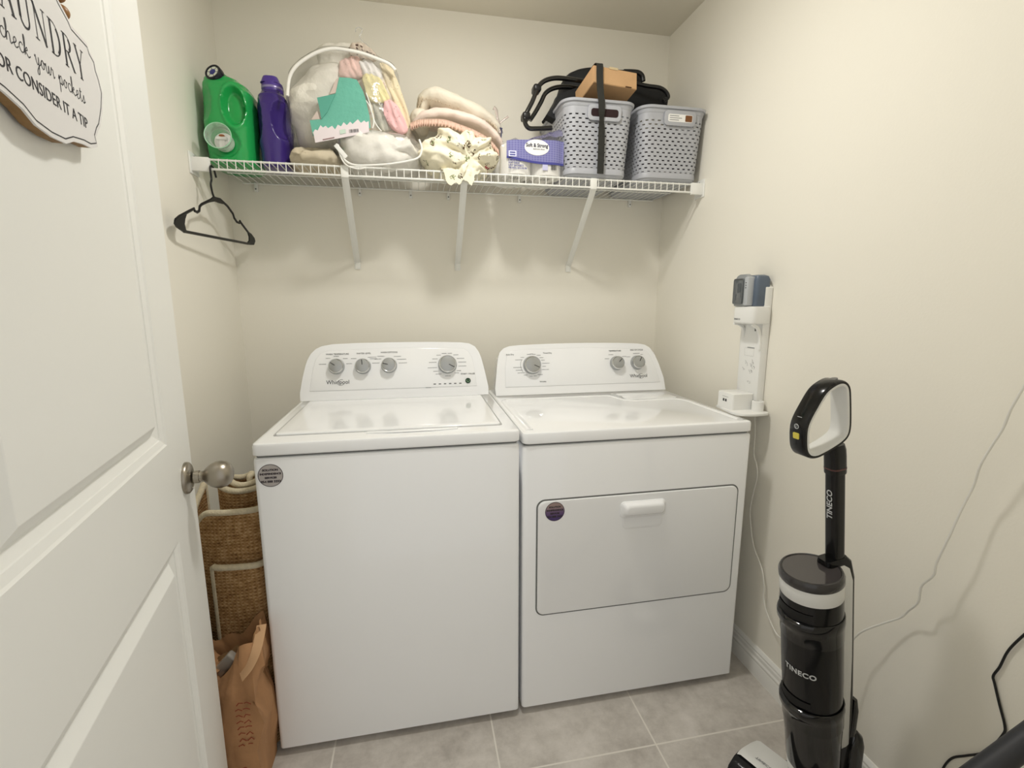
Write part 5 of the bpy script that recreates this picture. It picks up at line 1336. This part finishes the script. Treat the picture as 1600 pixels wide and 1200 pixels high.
def rolled(name, label, path, z0, ztop, th=.011, ring=True):
    """sheet standing on edge along a plan path, ztop(t) its upper edge; cream cord on the edges"""
    t_ = thing(name, label, 'rug', (path[0][0], path[0][1], 0))
    P = spline([(x, y, 0) for x, y in path], 10); n_ = len(P); L = [0]
    for a, c in zip(P, P[1:]): L.append(L[-1] + (c - a).length)
    b_ = bmesh.new(); outs = []; uvs = []
    NZ = 24
    lay = None
    secs = []
    for i, p in enumerate(P):
        tg = (P[min(i + 1, n_ - 1)] - P[max(i - 1, 0)]).normalized(); nn = V((-tg.y, tg.x, 0)) * th / 2; zt = ztop(i / (n_ - 1))
        zs_ = [z0 + (zt - z0) * k_ / NZ for k_ in range(NZ + 1)]
        secs.append([p + nn + V((0, 0, z)) for z in zs_] + [p - nn + V((0, 0, z)) for z in reversed(zs_)])
    loft(b_, secs, uv=lambda i, j: (L[min(i, n_ - 1)], secs[min(i, n_ - 1)][j % len(secs[0])].z))
    obj('woven_sheet', b_, M_JUTE, t_, angle=60)
    b_ = bmesh.new(); E_ = [p + V((0, 0, ztop(i / (n_ - 1)))) for i, p in enumerate(P)]
    path_ = [V((P[-1].x, P[-1].y, z0 + .005))] + [V((P[-1].x, P[-1].y, z0 + (ztop(1) - z0) * k_ / 6)) for k_ in range(1, 6)] + list(reversed(E_)) + [V((P[0].x, P[0].y, z0 + (ztop(0) - z0) * k_ / 6)) for k_ in range(5, 0, -1)] + [V((P[0].x, P[0].y, z0 + .005))]
    tube(b_, path_, .0088, 8); obj('cream_edge', b_, M_EDGE, t_, angle=70); return t_
# inner spiral roll
cx, cy = .178, -.655
sp_ = []
for i in range(50):
    a = -.4 + i * .30; r_ = .016 + .0158 * (a + .4) / (2 * PI) * 1.35; sp_.append((cx + r_ * 1.25 * math.cos(a), cy + r_ * 1.05 * math.sin(a)))
rolled('rolled_jute_rug', 'brown jute rug rolled in a spiral with cream edges, between washer and left wall', sp_, .003, lambda t: .775 - .022 * t + .006 * math.sin(t * 30))
# outer wrap, open at the top, lower at its left end
wrap = [(.048, -.60), (.052, -.69), (.072, -.745), (.105, -.775), (.150, -.788), (.20, -.791), (.245, -.784), (.262, -.75)]
rolled('wrapped_jute_rug', 'brown jute rug wrapped around the spiral roll, rounded cream-edged top corner, behind the paper bag', wrap, .003, lambda t: .745 - .35 * t if t < .30 else .640 + .083 * math.sin(min(1, (t - .30) / .22) * PI / 2))
mat_ = [(.134, -.806), (.150, -.812), (.20, -.814), (.245, -.808), (.262, -.78)]
rolled('jute_mat', 'brown jute mat with a square cream-edged corner, in front of the wrapped rug', mat_, .003, lambda t: .578 - .008 * t, th=.010)
b = bmesh.new(); bx(.035, .05, -.90, -.62, .002, .52, .003, bm=b)
o = obj('folded_board', b, mat('dark_olive_board', (74, 74, 58), .7)); tag(o, 'dark olive board edge standing at the left wall behind the open door', 'board')

M_KRAFT = mat('brown_kraft_paper', (176, 132, 92), .85, bump=(18, .5, .008), var=.1, var_scale=9)
pbg = thing('paper_bag', 'crumpled brown paper bag with red print, on the floor between the door and the washer', 'paper bag', (.18, -.90, 0))
def bag_ring(z, x0, x1, y0, y1, n_=18, jit=.024, seed=0):
    out = []
    for (a, c) in (((x0, y0), (x1, y0)), ((x1, y0), (x1, y1)), ((x1, y1), (x0, y1)), ((x0, y1), (x0, y0))):
        for i in range(n_):
            t_ = i / n_; p = V((a[0] + (c[0] - a[0]) * t_, a[1] + (c[1] - a[1]) * t_, z)); q = p + V((seed, 0, 0))
            k_ = min(1, z / .08)
            out.append(p + V((fbm(q, 14), fbm(q + V((7, 0, 0)), 14), .6 * fbm(q + V((0, 7, 0)), 14))) * jit * k_)
    return out
b = bmesh.new(); rings = []
for z, x0, x1, y0, y1 in ((.001, .055, .258, -.965, -.835), (.06, .052, .262, -.968, -.832), (.14, .050, .264, -.972, -.830), (.22, .048, .266, -.968, -.828), (.27, .05, .262, -.960, -.828), (.31, .046, .262, -.952, -.828), (.345, .042, .264, -.946, -.826), (.375, .040, .266, -.942, -.825)):
    rings.append(bag_ring(z, x0, x1, y0, y1))
top = rings[-1]
for i, p in enumerate(top):
    p.z += .06 * max(0, (p.x - .16) / .1) + .010 * math.sin(i * .9)
    if p.y < -.90: p.z -= .075 * min(1, max(0, (.235 - p.x) / .12))
for i, p in enumerate(rings[-2]):
    if p.y < -.90: p.z -= .06 * min(1, max(0, (.235 - p.x) / .12))
for i, p in enumerate(rings[-3]):
    if p.y < -.90: p.z -= .04 * min(1, max(0, (.235 - p.x) / .12))
loft(b, rings, True, False)
sm_ = obj('bag_body', b, M_KRAFT, pbg, angle=50)
md = sm_.modifiers.new('thick', 'SOLIDIFY'); md.thickness = .0015
b = bmesh.new(); P = [V((.232, -.958, .352)), V((.252, -.956, .376)), V((.266, -.945, .405)), V((.270, -.92, .43)), V((.268, -.89, .445))]
sweep(b, spline(P, 6), rr(.024, .0012, .0004), up=(0, -.5, 1)); obj('folded_rim', b, mat('pale_kraft', (204, 164, 124), .8), pbg)
M_RED = mat('red_brown_print', (140, 62, 40), .8)
rnd = random.Random(11)
for i in range(16):   # red lettering-like print running up the front near the right edge
    z = .03 + i * .0172; b = bmesh.new(); x_ = .236 + rnd.uniform(-.003, .003)
    M_ = frame((x_, -.9728 + .0, z), (1, 0, 0), (0, 0, 1)); 
    for k_ in range(2):
        b = bmesh.new(); s_ = .008; pts = [(-s_ + k_ * .018 - .010, rnd.uniform(-.004, .004)), (rnd.uniform(-.003, .003) + k_ * .018 - .010, .005), (s_ + k_ * .018 - .010, rnd.uniform(-.004, .004))]
        ribbon(b, pts, .003, .001, M_); obj('print_mark', b, M_RED, pbg)
b = bmesh.new(); prism(b, [(x_ * .9, z_ * .9) for x_, z_ in rr(.07, .10, .02)], 0, .0008, frame((.135, -.975, .05), (1, 0, 0), (0, 0, 1))); obj('red_print_patch', b, mat('rust_print_patch', (150, 84, 52), .85), pbg)
# contents
b = bmesh.new(); Mx = frame((.155, -.905, .33), (.55, -.1, .62), (-.6, .1, .55)); box(b, (0, 0, 0), (.15, .030, .022), .006, 3, Mx)
o = obj('clear_tube', b, film('grey_clear_plastic', (196, 190, 180), .6, .7, (9, .3, .003))); tag(o, 'grey translucent plastic tube sticking out of the paper bag', 'tube')
for i, (c, r_, m_, l_) in enumerate((((.115, -.895, .315), (.055, .045, .05), M_KRAFT, 'crumpled brown paper in the left of the paper bag'), ((.20, -.88, .30), (.05, .04, .055), mat('dark_brown_paper', (122, 92, 58), .85, bump=(22, .6, .008)), 'darker crumpled brown paper at the back of the paper bag'))):
    bb = blob(c, r_, .02, 16, .03, 18, sub=4, seed=80 + i); o = obj('crumpled_paper', bb, m_, smooth=True, angle=30); tag(o, l_, 'paper')
